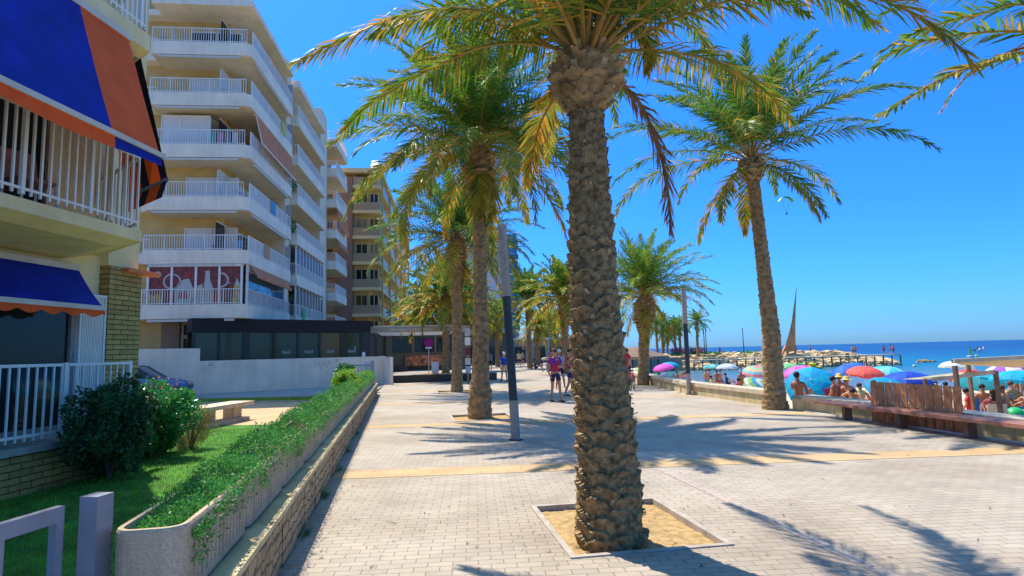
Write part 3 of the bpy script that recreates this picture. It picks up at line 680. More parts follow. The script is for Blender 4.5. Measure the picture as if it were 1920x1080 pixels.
for i,(y,h) in enumerate(((7.6,.18),(9.3,.10),(11.0,.12),(13.4,.1),(6.1,.08))):
    s = B(); q = random.Random(70+i); x0 = -.88-y*math.sin(R(1.38))+.01
    for _ in range(161):
        x = x0+abs(q.gauss(0,.03)); yy = y+q.gauss(0,.10); a = q.uniform(0,6.28); hh = h*q.uniform(.3,1)
        s.add([(x,yy-.004,0),(x,yy+.004,0),(x+.03*math.cos(a),yy+.03*math.sin(a),hh)], [(0,1,2)])
    s.build('weed_tuft', M['hedge'], label=['tallest weed tuft at the foot of the stone wall nearest the camera','weed tuft second along the foot of the stone wall','weed tuft at the wall foot near the yellow paving band','faint weed tuft far along the foot of the stone wall','small weed tuft closest to the camera at the wall foot'][i], cat='weeds', group='weeds at the foot of the garden wall')

# stone garden bench
t = thing('stone_bench', (-4.95, 16.7, 0), 'pale stone slab bench on the sandstone garden path', 'bench', rz=R(-15))
ms = M['coping']
b = B(); b.box(-.34,.34,-1.1,1.1,.40,.50); b.build('seat', ms, t)
for yy in (-.6,.6): b = B(); b.box(-.16,.16,yy-.18,yy+.18,.09,.40); b.build('leg', ms, t)
b = B(); b.box(-.30,.30,-.95,.95,0,.09); b.build('plinth', ms, t)
# near steel fence at the lower left corner
t = thing('garden_fence', (-1.53, 3.30, 0), 'close grey steel gate frame and square post in the lower left corner', 'fence', rz=R(-17))
b = B(); b.box(-.045,.05,-.05,.05,-.05,1.01); b.build('post', M['galv'], t)
b = B(); b.box(-.10,-.06,-.155,-.115,.0,.985); b.box(-.10,-.06,-2.6,-.155,.915,.985); b.box(-.10,-.06,-2.6,-.155,.08,.13)
for k in range(14): b.box(-.092,-.068,-.42-k*.16,-.395-k*.16,.13,.915)
b.build('rail', M['galv'], t)
t = thing('kerb_wall', (-1.42, 3.0, 0), 'low white capped stone kerb between the steel post and the first planter', 'wall')
b = B(); b.box(-.16,.02,-4,.4,-.05,.42); b.build('kerb_body', M['stonewall'], t); b = B(); b.box(-.18,.04,-4,.42,.42,.47); b.build('kerb_cap', M['white'], t)

# ---------------------------------------------------------------- near-left building (local x = seaward, y = along)
A15 = R(-15)
nb = thing('apartment_building', (-4.0, 9.6, 0), 'near cream apartment block with blue and orange awnings at the left edge', 'building', rz=A15)
b = B(); b.box(-9, -1.55, -9, 1.05, 0, 13); b.build('wall', M['cream'], nb)
b = B(); b.box(-9, -1.36, 1.05, 1.8, 0, 3.28)
b.build('stone_pillar', M['slatestone'], nb)
b = B(); b.box(-9,-1.40,1.05,1.75,3.28,13); b.build('end_wall', M['cream'], nb)
def rail(par, x, y0, y1, z0, z1, mt, step=.115, r=.011, name='railing', axis='y', post=True, top=.045):
    b = B()
    f = (lambda s_, z: (x, s_, z)) if axis == 'y' else (lambda s_, z: (s_, x, z))
    n = max(2, int(abs(y1-y0)/step)); 
    for k in range(n+1):
        s_ = y0+(y1-y0)*k/n; rr = r*(1.9 if post and k % 8 == 0 else 1)
        b.bar(f(s_, z0), f(s_, z1), rr*2)
    b.bar(f(y0,z1), f(y1,z1), top, top*.8); b.bar(f(y0,z0+.07), f(y1,z0+.07), top*.7)
    return b.build(name, mt, par)
# balconies
for k, (zf, h_) in enumerate(((3.59,1.12),(6.68,.95),(9.7,.95))):
    b = B(); zt = .16 if k == 0 else .26
    b.hexa([(-1.6,-9,zf-zt-.16),(-.25,-9,zf-zt-.10),(-.25,-.3,zf-zt-.10),(-1.6,.25,zf-zt-.16),(-1.6,-9,zf-zt),(-.0,-9,zf-zt),(-.0,-.02,zf-zt),(-1.6,.9,zf-zt)])
    b.hexa([(-1.6,-9,zf-zt),(0,-9,zf-zt),(0,0,zf-zt),(-1.6,1.04,zf-zt),(-1.6,-9,zf),(0,-9,zf),(0,0,zf),(-1.6,1.04,zf)])
    bal = b.build('balcony', M['cream'], nb)
    rail(bal, -.05, -9, -.06, zf+.06, zf+h_, M['railwhite'], .125 if k == 0 else .10, .013)
    b = B()
    for j in range(9): u = j/8; b.bar((-.05-1.45*u,-.06+.98*u,zf+.06),(-.05-1.45*u,-.06+.98*u,zf+h_),.024)
    b.bar((-.05,-.06,zf+h_),(-1.5,.92,zf+h_),.045); b.bar((-.05,-.06,zf+.1),(-1.5,.92,zf+.1),.035)
    b.build('railing', M['railwhite'], bal)
# dark recessed glazing behind the first floor balcony
for zf in (3.6, 6.7):
    for y0, y1 in ((-8.5,-5.6),(-5.3,-2.6),(-2.3,-.2)):
        b = B(); b.box(-1.56,-1.50,y0,y1,zf+.02,zf+2.3); o = b.build('window', M['glass'], nb)
        b = B(); b.box(-1.50,-1.46,y0-.05,y0,zf+.02,zf+2.35); b.box(-1.50,-1.46,y1,y1+.05,zf+.02,zf+2.35); b.box(-1.50,-1.46,y0,y1,zf+2.3,zf+2.35); b.box(-1.50,-1.46,(y0+y1)/2-.03,(y0+y1)/2+.03,zf+.02,zf+2.3); b.build('frame', M['bfence'], o)
# big awning: striped cloth, front bar, valance
def awning(par, x0, z0, x1, z1, y0, y1, stripes, val, scal=0, name='awning', bar=M['bar'], arms=True):
    """stripes: list of (y from, y to, mat, valance mat)"""
    aw = None
    for (a, c, mt, mv) in stripes:
        b = B(); n = 6; K = max(1, int((c-a)/.25))
        for i in range(n):
            for j in range(K):
                f0, f1 = i/n, (i+1)/n; ya = a+(c-a)*j/K; yb = a+(c-a)*(j+1)/K
                g = lambda f: (x0+(x1-x0)*f, z0+(z1-z0)*f-.10*math.sin(math.pi*f)*.35)
                p, q_ = g(f0), g(f1); b.add([(p[0],ya,p[1]),(q_[0],ya,q_[1]),(q_[0],yb,q_[1]),(p[0],yb,p[1])], [(0,1,2,3)])
        o = b.build('cloth', mt, par) if aw is None else b.build('cloth', mt, par)
        aw = aw or o
        b = B(); K = max(4, int((c-a)/.04))
        for j in range(K):
            ya = a+(c-a)*j/K; yb = a+(c-a)*(j+1)/K; dz = lambda y: (abs(math.sin(math.pi*y/scal))*.06 if scal else .03*math.sin(y*2.3))
            b.add([(x1+.03,ya,z1-.02),(x1+.03,yb,z1-.02),(x1+.04,yb,z1-val-dz(yb)),(x1+.04,ya,z1-val-dz(ya))], [(0,1,2,3)])
        b.build('valance', mv, par)
    b = B(); b.box(x1-.02,x1+.06,y0,y1,z1-.05,z1+.02); b.box(x0-.06,x0+.03,y0,y1,z0-.02,z0+.07); b.build('front_bar', bar, par)
    if arms:
        b = B()
        for y in (y0+.3, y1-.25): b.bar((x0,y,z0-.12),((x0+x1)/2+.1,y-.5,(z0+z1)/2-.35),.04); b.bar(((x0+x1)/2+.1,y-.5,(z0+z1)/2-.35),(x1,y,z1-.02),.035)
        b.build('folding_arm', bar, par)
t = thing('awning', (-4.0, 9.6, 0), 'large blue awning with a wide orange end stripe over the first floor balcony', 'awning', rz=A15)
awning(t, .06, 6.34, .62, 4.56, -9, -.48, [(-9,-1.40,M['blueF'],M['orangeF']), (-1.40,-.52,M['orangeF'],M['blueF'])], .20, arms=False)
# drop-side awning on the end of the same balcony, seen nearly edge on
t = thing('awning', (-4.0, 9.6, 0), 'navy and orange awning seen edge on at the corner of the first floor', 'awning', rz=A15)
b = B(); b.hexa([(-.9,.30,6.2),(-.14,-.12,6.3),(-.14,-.05,6.3),(-.9,.36,6.2),(-.9,.30,6.21),(-.14,-.12,6.31),(-.14,-.05,6.31),(-.9,.36,6.21)]); b.build('top_rail', M['bar'], t)
for (u0, u1, mt) in ((-.02,.14,M['navyF']), (.14,.42,M['orangeF']), (.42,.62,M['navyF']), (.62,1.0,M['orangeF'])):
    b = B(); P = lambda u, v: (-.12-1.3*u+.30*v, -.05+.85*u+.30*v, 6.3-1.85*v)
    b.add([P(u0,0),P(u0,1),P(u1,1),P(u1,0)], [(0,1,2,3)]); b.build('cloth', mt, t)
    b = B(); P2 = lambda u, s_: tuple(Vector(P(u,1))+Vector((-.05*s_,-.05*s_,-.30*s_))); b.add([P2(u0,0),P2(u0,1),P2(u1,1),P2(u1,0)], [(0,1,2,3)]); b.build('valance', mt, t)
b = B(); b.bar((-.12+.30,-.05+.30,4.45),(-1.42+.30,.8+.3,4.45),.05); b.build('front_bar', M['greysteel'], t)
# lower awning over the terrace door
t = thing('awning', (-4.0, 9.6, 0), 'dark blue shop awning with scalloped orange edge over the terrace', 'awning', rz=A15)
awning(t, -1.38, 3.12, -.92, 2.50, -8, .42, [(-8,.42,M['blueF'],M['orangeF'])], .10, scal=.36, arms=False)
# terrace door glazing, louvred shutter
for y0, y1 in ((-8.0,-5.2),(-5.0,-2.3),(-2.1,.42)):
    b = B(); b.box(-1.56,-1.50,y0,y1,.6,2.95); o = b.build('glass_door', M['glass'], nb)
    b = B(); b.box(-1.50,-1.45,y0-.08,y0,.6,2.98); b.box(-1.50,-1.45,y1,y1+.08,.6,2.98); b.box(-1.50,-1.45,y0,y1,.6,.72); b.build('frame', M['lampgrey'], o)
b = B(); b.box(-1.46,-1.38,.50,.53,.6,2.76); b.box(-1.46,-1.38,1.0,1.04,.6,2.76); b.box(-1.46,-1.38,.53,1.0,2.72,2.76)
for k in range(15): b.box(-1.43,-1.395,.54+k*.031,.558+k*.031,.6,2.72)
b.build('shutter', M['railwhite'], nb)
b = B(); b.box(-1.42,-1.22,1.3,2.1,3.20,3.27); b.build('tile_strip', M['orangeA'], nb)
tr = thing('terrace', (-4.0, 9.6, 0), 'raised stone terrace with pale slab edge beside the lawn', 'terrace', rz=A15)
b = B(); b.box(-1.55,-.62,-9,.85,-.05,.52); b.build('terrace_base', M['slatestone'], tr); b = B(); b.box(-1.55,-.56,-9,.87,.52,.60); b.build('slab', M['kerb'], tr)
fe = thing('terrace_fence', (-4.0, 9.6, 0), 'white vertical bar railing along the ground floor terrace', 'fence', rz=A15)
for y0, y1 in ((-8.8,-5.4),(-5.3,-3.0),(-2.9,-.55),(-.45,.72)):
    rail(fe, -.68, y0, y1, .66, 1.63, M['railwhite'], .13, .011, 'fence_panel', post=False, top=.05)
for y in (-5.35,-2.95,-.5,.72): b = B(); b.box(-.71,-.65,y-.03,y+.03,.58,1.66); b.build('post', M['railwhite'], fe)
# a folding chair and table on the first-floor balcony
def chair(name, loc, rz, col, label):
    t = thing(name, loc, label, 'chair', rz=rz)
    b = B(); b.box(-.22,.22,-.22,.22,.42,.46); b.build('seat', col, t)
    b = B(); b.hexa([(-.22,.19,.46),(.22,.19,.46),(.22,.23,.46),(-.22,.23,.46),(-.22,.29,.92),(.22,.29,.92),(.22,.33,.92),(-.22,.33,.92)]); b.build('backrest', col, t)
    for sx in (-1,1):
        for sy in (-1,1): b = B(); b.bar((sx*.2,sy*.2,.42),(sx*.22,sy*.24,0),.03); b.build('leg', M['railwhite'], t)
    return t
def local(x, y, z): return Matrix.Rotation(A15, 4, 'Z') @ Vector((x, y, 0)) + Vector((-4.0, 9.6, z))
chair('folding_chair', local(-.7,-1.2,3.59), R(60), M['brownwood'], 'brown chair on the first floor balcony behind the bars')
chair('folding_chair', local(-.8,-2.6,3.59), R(-20), M['bfence'], 'greyish chair farther left on the first floor balcony')

# ---------------------------------------------------------------- tall white apartment building
TX, TY, TA = -8.62, 33.0, R(-3.6)
tb = thing('apartment_building', (TX, TY, 0), 'tall white apartment block with long stepped balconies behind the black cafe', 'building', rz=TA)
FH = 2.87
MODS = [(0, 8.6, 0, -5.25), (10.2, 19.4, .0, -5.25), (22.6, 28.2, .35, -5.25)]
b = B(); b.box(-14,-1.9,1.9,29.5,3.8,24.0); b.box(-14,-2.3,2.6,29.5,0,3.8)
b.build('wall', M['ochre'], tb)
b = B(); b.box(-1.9,-.5,8.9,10.0,3.8,22.5); b.box(-1.9,-.5,19.7,22.4,3.8,23.5); b.build('fin_wall', M['bwhite'], tb)
SW = [M['shut'], M['glass']]
for k in range(7):
    zb = 3.8+FH*k
    for mi, (y0, y1, xo, xl) in enumerate(MODS):
        if mi == 0:
            if k == 6:
                b = B(); b.box(-5.3,0,0,8.6,zb,zb+.35); b.box(-14,-5.3,1.2,8.6,zb,zb+.35); bal = b.build('roof_slab', M['balc'], tb)
                b = B(); b.box(-5.2,-.9,.9,8.3,zb+.351,zb+1.15); b.build('parapet', M['bwhite'], bal); continue
            b = B(); b.prism([(-5.25,.02),(-.25,0),(0,.3),(0,y1),(-1.95,y1),(-1.95,1.95),(-5.25,1.95)], zb, zb+.18)
            b.box(-5.25,-.25,.0,.12,zb+.18,zb+.72); b.box(-.12,0,.3,y1,zb+.18,zb+.72); b.hexa([(-.25,0,zb+.18),(0,.3,zb+.18),(-.12,.3,zb+.18),(-.25,.12,zb+.18),(-.25,0,zb+.72),(0,.3,zb+.72),(-.12,.3,zb+.72),(-.25,.12,zb+.72)])
            b.box(-5.25,-5.13,.12,1.9,zb+.18,zb+.72); b.box(-1.95,0,y1-.12,y1,zb+.18,zb+.72)
            bal = b.build('balcony', M['balc'], tb)
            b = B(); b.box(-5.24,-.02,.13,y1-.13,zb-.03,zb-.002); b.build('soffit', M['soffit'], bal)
            rail(bal, .05, -5.2, -.28, zb+.72, zb+1.52, M['railwhite'], .125, .012, axis='x')
            rail(bal, -.06, .32, y1-.05, zb+.72, zb+1.52, M['railwhite'], .13, .012)
            b = B(); b.box(-5.3,-14,1.15,1.25,zb+.1,zb+.62) if False else b.box(-9.5,-5.5,1.2,1.9,zb+.2,zb+.75); b.build('side_balcony', M['balc'], bal)
            rail(bal, 1.25, -9.4, -5.5, zb+.75, zb+1.52, M['railwhite'], .16, .012, axis='x')
            # awning cassette under slab
            b = B(); b.box(-4.9,-.6,.02,.14,zb-.16,zb-.04); b.box(-.16,-.04,1.0,y1-.8,zb-.16,zb-.04); b.build('awning_cassette', M['bar'], bal)
        else:
            if k == 6 and mi == 1:
                b = B(); b.box(-1.9,xo,y0,y1,zb,zb+.5); b.build('roof_slab', M['balc'], tb)
                b = B(); b.box(-3,-.8,y0+.3,y1-.3,zb+.501,zb+1.2); b.build('parapet', M['bwhite'], tb); continue
            b = B(); b.box(-1.9,xo,y0,y1,zb,zb+.18); b.box(xo-.12,xo,y0,y1,zb+.18,zb+.72); b.box(-1.9,xo-.12,y0,y0+.12,zb+.18,zb+.72); b.box(-1.9,xo-.12,y1-.12,y1,zb+.18,zb+.72)
            bal = b.build('balcony', M['balc'], tb)
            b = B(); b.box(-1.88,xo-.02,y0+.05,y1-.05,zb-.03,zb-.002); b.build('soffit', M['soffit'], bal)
            rail(bal, xo-.06, y0+.05, y1-.05, zb+.72, zb+1.52, M['railwhite'], .14, .012)
            rail(bal, y0+.06, -1.85, xo-.08, zb+.72, zb+1.52, M['railwhite'], .14, .012, axis='x')
        # glazed openings on the sea side
        ww = [(y0+.7,y0+3.0),(y0+3.9,y0+6.4)] if y1-y0 > 7 else [(y0+1,y0+4.0)]
        for a, c in ww:
            if k < 6:
                b = B(); b.box(-1.9,-1.84,a,c,zb+.2,zb+2.35); o = b.build('window', SW[(k+mi) % 2], tb)
                b = B(); b.box(-1.84,-1.80,a,c,zb+2.35,zb+2.43); b.box(-1.84,-1.80,(a+c)/2-.03,(a+c)/2+.03,zb+.2,zb+2.35); b.build('frame', M['railwhite'], o)
    # openings on the front face
    if 1 <= k < 6:
        x0, x1 = (-3.9,-1.2) if k != 3 else (-4.85,-2.5)
        b = B()
        if k == 3: b.box(-4.95,-2.4,.9,1.9,zb+.2,zb+2.62)
        else: b.box(x0,x1,1.82,1.9,zb+.2,zb+2.2)
        o = b.build('window', M['shut'] if k != 5 else M['glass'], tb)
        b = B()
        if k == 3:
            for xx in (-4.97,-3.98,-2.43): b.box(xx,xx+.06,.86,.90,zb+.2,zb+2.62)
            b.box(-4.97,-2.37,.86,.90,zb+2.5,zb+2.64)
        else:
            for xx in (x0-.06,(x0+x1)/2,x1): b.box(xx,xx+.06,1.76,1.82,zb+.2,zb+2.26)
            b.box(x0,x1,1.76,1.82,zb+2.2,zb+2.26)
        b.build('frame', M['railwhite'], o)
# glazed-in first floor: poster panels between white posts (front), blue glazing (side)
zb = 3.8
px_ = [-4.95,-3.78,-2.58,-1.40,-.28]
for i in range(4):
    x0, x1 = px_[i]+.04, px_[i+1]-.04
    b = B(); b.box(x0,x1,.135,.16,zb+.73,zb+2.72)
    b.mi = 0; zt = zb+.72
    def ring(cx, cz, ro, ri, a0=0, a1=6.2832, mi=1, n=26, y=.130):
        b.mi = mi
        for j in range(n):
            p, q_ = a0+(a1-a0)*j/n, a0+(a1-a0)*(j+1)/n
            b.add([(cx+ro*math.cos(p),y,cz+ro*math.sin(p)),(cx+ro*math.cos(q_),y,cz+ro*math.sin(q_)),(cx+ri*math.cos(q_),y,cz+ri*math.sin(q_)),(cx+ri*math.cos(p),y,cz+ri*math.sin(p))], [(0,3,2,1)])
    def poly(pts, mi=1, y=.130):
        b.mi = mi; b.add([(x,y,z) for x,z in pts], [tuple(range(len(pts)))[::-1]])
    if i == 0: ring(x0+.42,zb+2.32,.17,.001); ring(x1+.02,zb+1.95,.42,.34,R(95),R(265)); poly([(x0,zb+.73),(x0+.75,zb+.73),(x0+.6,zb+1.25),(x0,zb+1.3)],2); poly([(x0+.15,zb+1.2),(x0+.8,zb+1.35),(x0+.5,zb+1.55)],3)
    if i == 1: ring(x0-.02,zb+1.95,.42,.34,R(-85),R(85)); poly([(x0+.12,zb+.75),(x0+.95,zb+.75),(x1-.05,zb+1.5),(x0+.8,zb+2.1),(x0+.35,zb+2.0),(x0+.1,zb+1.5)],1); poly([(x0+.3,zb+1.05),(x0+.75,zb+1.05),(x0+.7,zb+1.4),(x0+.35,zb+1.4)],3,.125); ring(x0+.72,zb+2.3,.16,.001,mi=3)
    if i == 2: poly([(x0+.42,zb+2.5),(x0+.62,zb+2.5),(x0+.66,zb+2.0),(x0+.85,zb+1.5),(x0+.85,zb+.8),(x0+.32,zb+.8),(x0+.32,zb+1.5),(x0+.40,zb+2.0)]); poly([(x0,zb+1.7),(x0+.28,zb+1.8),(x0+.3,zb+.8),(x0,zb+.8)]); poly([(x0+.9,zb+.8),(x1,zb+.8),(x1,zb+2.0),(x0+1.0,zb+1.7)],3)
    if i == 3: ring(x0+.02,zb+2.0,.40,.31,R(-90),R(90)); poly([(x0+.3,zb+1.78),(x0+.55,zb+1.82),(x0+.3,zb+1.9)]); poly([(x0+.7,zb+1.7),(x0+.83,zb+2.1),(x1-.02,zb+1.7)]); poly([(x0+.68,zb+1.7),(x1-.02,zb+1.7),(x1-.02,zb+.75),(x0+.6,zb+.75)],2)
    b.mi = 0
    b.build('poster_panel', [flat((.22,.045,.035),.35,var=.45), flat((.50,.47,.42),.35), flat((.45,.33,.08),.4,var=.5), flat((.45,.05,.03),.35,var=.3)], tb)
b = B()
for x in px_: b.box(x-.05,x+.05,.06,.135,zb+.73,zb+2.84)
b.box(-5.0,-.2,.06,.135,zb+2.72,zb+2.86); b.build('glazing_frame', M['railwhite'], tb)
for i in range(4):
    y0 = .5+i*1.75; b = B(); b.box(-.13,-.10,y0,y0+1.68,zb+.73,zb+2.45); b.build('side_glazing', M['bluglass'], tb)
b = B(); b.box(-.14,-.05,.3,.46,zb+.73,zb+2.84); b.box(-.14,-.08,.46,7.6,zb+2.45,zb+2.84); b.build('glazing_frame', M['railwhite'], tb)
for k, (ya, yb, dz, out) in enumerate(((.6,7.6,.55,.35),)):
    b = B(); b.add([(-.04,ya,zb+2.84),(out,ya,zb+2.84-dz),(out,yb,zb+2.84-dz),(-.04,yb,zb+2.84)], [(0,1,2,3)]); b.add([(out,ya,zb+2.84-dz),(out,ya,zb+2.70-dz),(out,yb,zb+2.70-dz),(out,yb,zb+2.84-dz)], [(0,1,2,3)]); b.build('awning_cloth', M['orangeA'], tb)
z4 = 3.8+FH*4
b = B(); b.add([(.0,.9,z4-.06),(.35,.9,z4-1.75),(.35,8.2,z4-1.75),(.0,8.2,z4-.06)], [(0,1,2,3)]); b.build('awning_cloth', M['orangeA'], tb)
b = B(); b.bar((.36,.9,z4-1.76),(.36,8.2,z4-1.76),.05); b.bar((.0,.9,z4-.1),(.36,.9,z4-1.76),.03); b.build('awning_bar', M['railwhite'], tb)
for (yy, kk) in ((22.8,3),):
    zz = 3.8+FH*(kk+1); b = B(); b.add([(.36,yy,zz-.05),(.62,yy,zz-1.9),(.62,yy+5,zz-1.9),(.36,yy+5,zz-.05)], [(0,1,2,3)]); b.build('awning_cloth', M['orangeA'], tb)
zz = 3.8+FH*3; b = B(); b.add([(.36,22.8,zz-.05),(.62,22.8,zz-.7),(.62,27.8,zz-.7),(.36,27.8,zz-.05)], [(0,1,2,3)]); b.build('awning_cloth', M['orangeA'], tb)
# glazed second module low floors
for kk, mt in ((1, M['bluglass']), (0, M['greenglass'])):
    zz = 3.8+FH*kk; b = B()
    for j in range(9): b.box(-.14,-.11,10.4+j*.98,11.28+j*.98,zz+.73,zz+2.6)
    b.build('side_glazing', mt, tb); b = B()
    for j in range(10): b.box(-.16,-.06,10.30+j*.98,10.38+j*.98,zz+.73,zz+2.84)
    b.build('glazing_frame', M['railwhite'], tb)
b = B(); b.box(.03,.05,11.8,12.6,4.35,5.15); b.build('hanging_towel', flat((.05,.5,.2)), tb)
for kk in (1,2,3,4,5):
    zz = 3.8+FH*kk; b = B(); b.box(-1.2,-.15,9.0,9.05,zz+.72,zz+2.5); b.build('glass_screen', flat((.42,.46,.50),.2), tb)
for (yy, kk) in ((8.3,3),(8.0,2),(9.9,3),(9.9,2)):
    s = B(); leafcloud(s, (-.35,yy,3.8+FH*kk+1.25), (.35,.35,.5), 260, .14, int(yy*10+kk)); s.build('potted_plant', [M['hedge'], M['darkleaf'], M['hedge']], tb)
for kk, xx in ((1,-1.1),(2,-4.6),(4,-4.5),(5,-.9)):
    zz = 3.8+FH*kk; b = B(); b.box(xx-.4,xx+.4,1.5,1.88,zz+.2,zz+.85); o = b.build('air_conditioner', M['shut'], tb)
    b = B(); b.tube([(xx,1.49,zz+.52),(xx,1.47,zz+.52)], .24, 14); b.build('fan_grille', M['lampdark'], o)
for kk, xx, cc in ((1,-2.9,(.5,.1,.05)),(2,-1.6,(.05,.15,.4)),(4,-3.2,(.6,.6,.58)),(5,-2.4,(.1,.3,.12))):
    zz = 3.8+FH*kk+.18; b = B(); b.box(xx-.35,xx+.35,.7,1.2,zz+.66,zz+.72); b.box(xx-.03,xx+.03,.92,.98,zz,zz+.66); b.build('balcony_table', M['shut'], tb)
    b = B(); b.box(xx+.5,xx+.95,.7,1.1,zz+.40,zz+.46); b.box(xx+.88,xx+.95,.7,1.1,zz+.46,zz+.95); b.box(xx+.5,xx+.55,.72,.76,zz,zz+.4); b.box(xx+.9,xx+.95,1.04,1.08,zz,zz+.4); b.build('balcony_chair', flat(cc), tb)
for kk in (1,2,4): zz = 3.8+FH*kk; b = B(); b.box(.0,.012,2.0+kk,2.9+kk,zz+.75,zz+1.55); b.build('hanging_towel', flat([(.6,.3,.1),(.1,.3,.5),(0,0,0),(.55,.5,.1)][kk-1 if kk < 4 else 3]), tb)
# laundry on the 4th floor balcony front
for i, c in enumerate(((.05,.35,.30),(.6,.2,.35),(.15,.15,.2),(.5,.5,.5))):
    b = B(); b.box(-2.1+i*.38,-1.8+i*.38,.16,.19,3.8+FH*3+.8,3.8+FH*3+1.45); b.build('laundry', flat(c), tb)
# ground floor: tan shutters, narrow louvred panel
b = B()
for x0, x1 in ((-3.6,-2.35),(-2.2,-1.15)): b.box(x0,x1,2.50,2.6,.9,3.65); b.box(x0+.02,x1-.02,2.46,2.50,2.05,2.12)
b.build('shop_shutter', M['tan'], tb)
b = B(); b.box(-4.25,-3.75,2.50,2.6,.5,3.6); b.build('pillar', M['kerb'], tb)
b = B()
for k in range(4): b.box(-4.1,-3.95,2.46,2.50,.8+k*.75,1.35+k*.75)
b.build('slot', M['dark'], tb)
b = B(); b.box(-5.25,-4.3,2.40,2.55,0,3.75); b.build('side_panel', M['brownD'], tb)

# ---------------------------------------------------------------- black glass cafe
cx0, cy0 = -10.95, 32.35; CA = math.atan2(37.3-32.35, -2.55+10.95); CL = math.hypot(8.4, 4.95)
cf = thing('cafe', (cx0, cy0, 0), 'single storey black framed glass cafe below the white apartment block', 'cafe', rz=CA)
b = B(); b.box(-.05,CL,0,1.2,3.05,3.76); b.build('fascia', M['blackroof'], cf)
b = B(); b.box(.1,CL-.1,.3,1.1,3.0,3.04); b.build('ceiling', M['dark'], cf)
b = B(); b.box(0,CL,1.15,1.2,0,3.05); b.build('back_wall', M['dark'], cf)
xs = [.05,1.25,2.45,4.05,5.35,6.6,7.9,9.15]
for i in range(7):
    b = B(); b.box(xs[i]+.06,xs[i+1]-.06,.08,.10,.1,3.04)
    b.build('window_pane', M['amberglass'] if i in (5,) else M['greenglass'], cf)  # amber pane: glow of the interior put into the glass colour
b = B()
for x in xs: b.box(x-.06,x+.06,.02,.12,0,3.05)
b.box(2.45,2.75,.01,.13,0,3.05)
b.box(CL-.55,CL,0,.3,0,3.05); b.build('frame', M['black'], cf)
def text(body, size, loc, rot, mt, name, parent, extrude=.004, label=None):
    cu = bpy.data.curves.new(name, 'FONT'); cu.body = body; cu.size = size; cu.extrude = extrude; cu.align_x = 'CENTER'; cu.align_y = 'CENTER'
    o = bpy.data.objects.new(name, cu); COL.objects.link(o)
    dg = bpy.context.evaluated_depsgraph_get(); me = bpy.data.meshes.new_from_object(o.evaluated_get(dg))
    bpy.data.objects.remove(o); bpy.data.curves.remove(cu); me.materials.clear(); me.materials.append(mt)
    o = bpy.data.objects.new(name, me); COL.objects.link(o); o.parent = parent; o.location = loc; o.rotation_euler = rot
    if label: o['label'] = label
    return o
for i, x in enumerate((4.7, 5.98, 7.25, 8.55)):
    text('Gm3', .24, (x,.065,1.95), (R(90),0,0), M['white'], 'window_lettering', cf)
b = B(); b.box(8.75,8.78,.04,.07,2.0,2.25); b.build('notice', M['white'], cf)
b = B()
# white wall in front
wx0, wy0 = -9.95, 31.55; WA = math.atan2(35.55-31.55, -1.63+9.95)
ww = thing('parking_wall', (wx0, wy0, 0), 'long pale rendered wall with a stepped top between the car park and the cafe', 'wall', rz=WA)
b = B(); b.box(-8.5,-.35,0,.25,-.05,2.22); b.build('high_wall', M['whitewall'], ww)
b = B(); b.prism([(0,0)]*0 or [(-.35,.0),(9.25,0),(9.25,.25),(-.35,.25)], -.05, 1.60); b.build('low_wall', M['whitewall'], ww)
b = B(); b.box(9.12,9.30,-1.0,.30,-.05,1.55); b.build('end_return', M['whitewall'], ww)
# grey graffiti scribble and small black markings
b = B(); P = [(5.15,1.40),(5.3,1.15),(5.45,1.35),(5.55,.95),(5.72,1.3),(5.6,1.42),(5.85,1.05),(5.95,1.4),(6.1,1.25)]
for p, q_ in zip(P, P[1:]): b.bar((p[0],-.004,p[1]),(q_[0],-.004,q_[1]),.022,.012)
b.build('graffiti', flat((.40,.37,.36)), ww)
for x in (.0, 6.3): text('22', .20, (x+.12,-.004,1.42), (R(90),0,0), M['black'], 'stencilled_mark', ww, .001)
b = B(); b.lathe([(.0,1.60),(.10,1.60),(.10,1.80),(.07,1.86),(0,1.87)], (8.0,.12,0), 12); b.build('wall_cap_light', M['white'], ww)
# steel gate
g = thing('steel_gate', (-1.86, 28.2, 0), 'open grey blue steel gate at the end of the planter row', 'gate', rz=R(12))
b = B(); b.box(-.08,.08,-.08,.08,0,1.42); b.build('post', M['greysteel'], g)
b = B(); b.box(-1.25,-.08,-.03,.03,1.2,1.27); b.box(-1.25,-.08,-.03,.03,.1,.17)
for k in range(8): b.box(-1.2+k*.14,-1.16+k*.14,-.012,.012,.17,1.2)
b.build('gate_leaf', M['greysteel'], g)
b = B(); b.box(-.03,.03,.08,2.2,.1,1.38); b.build('gate_panel', M['greysteel'], g)

s = B(); q = random.Random(99)
for _ in range(900):
    k = q.random()
    if k < .5: y = 3+22*q.random(); x = -.88-y*.024+abs(q.gauss(0,.14))+.01
    elif k < .7: x = 1.9+q.gauss(0,.9); y = 5.6+q.gauss(0,.9)
    else: x = -.5+10*q.random(); y = 4+22*q.random()**1.3
    if any(a-.05 < x < b_+.05 and c-.05 < y < d-.0 for a,b_,c,d in PITS): z = .02
    else: z = .008
    a = q.uniform(0,6.28); L = q.uniform(.02,.09); w_ = q.uniform(.003,.008); dx, dy = math.cos(a), math.sin(a); s.mi = int(q.random() < .4)
    s.add([(x-dy*w_,y+dx*w_,z),(x+dy*w_,y-dx*w_,z),(x+dx*L,y+dy*L,z+q.random()*.012)], [(0,1,2)])
s.build('leaf_litter', [M['dry'], M['soil']], kind='stuff', label='dry fallen leaflets and grit scattered on the paving', cat='litter')
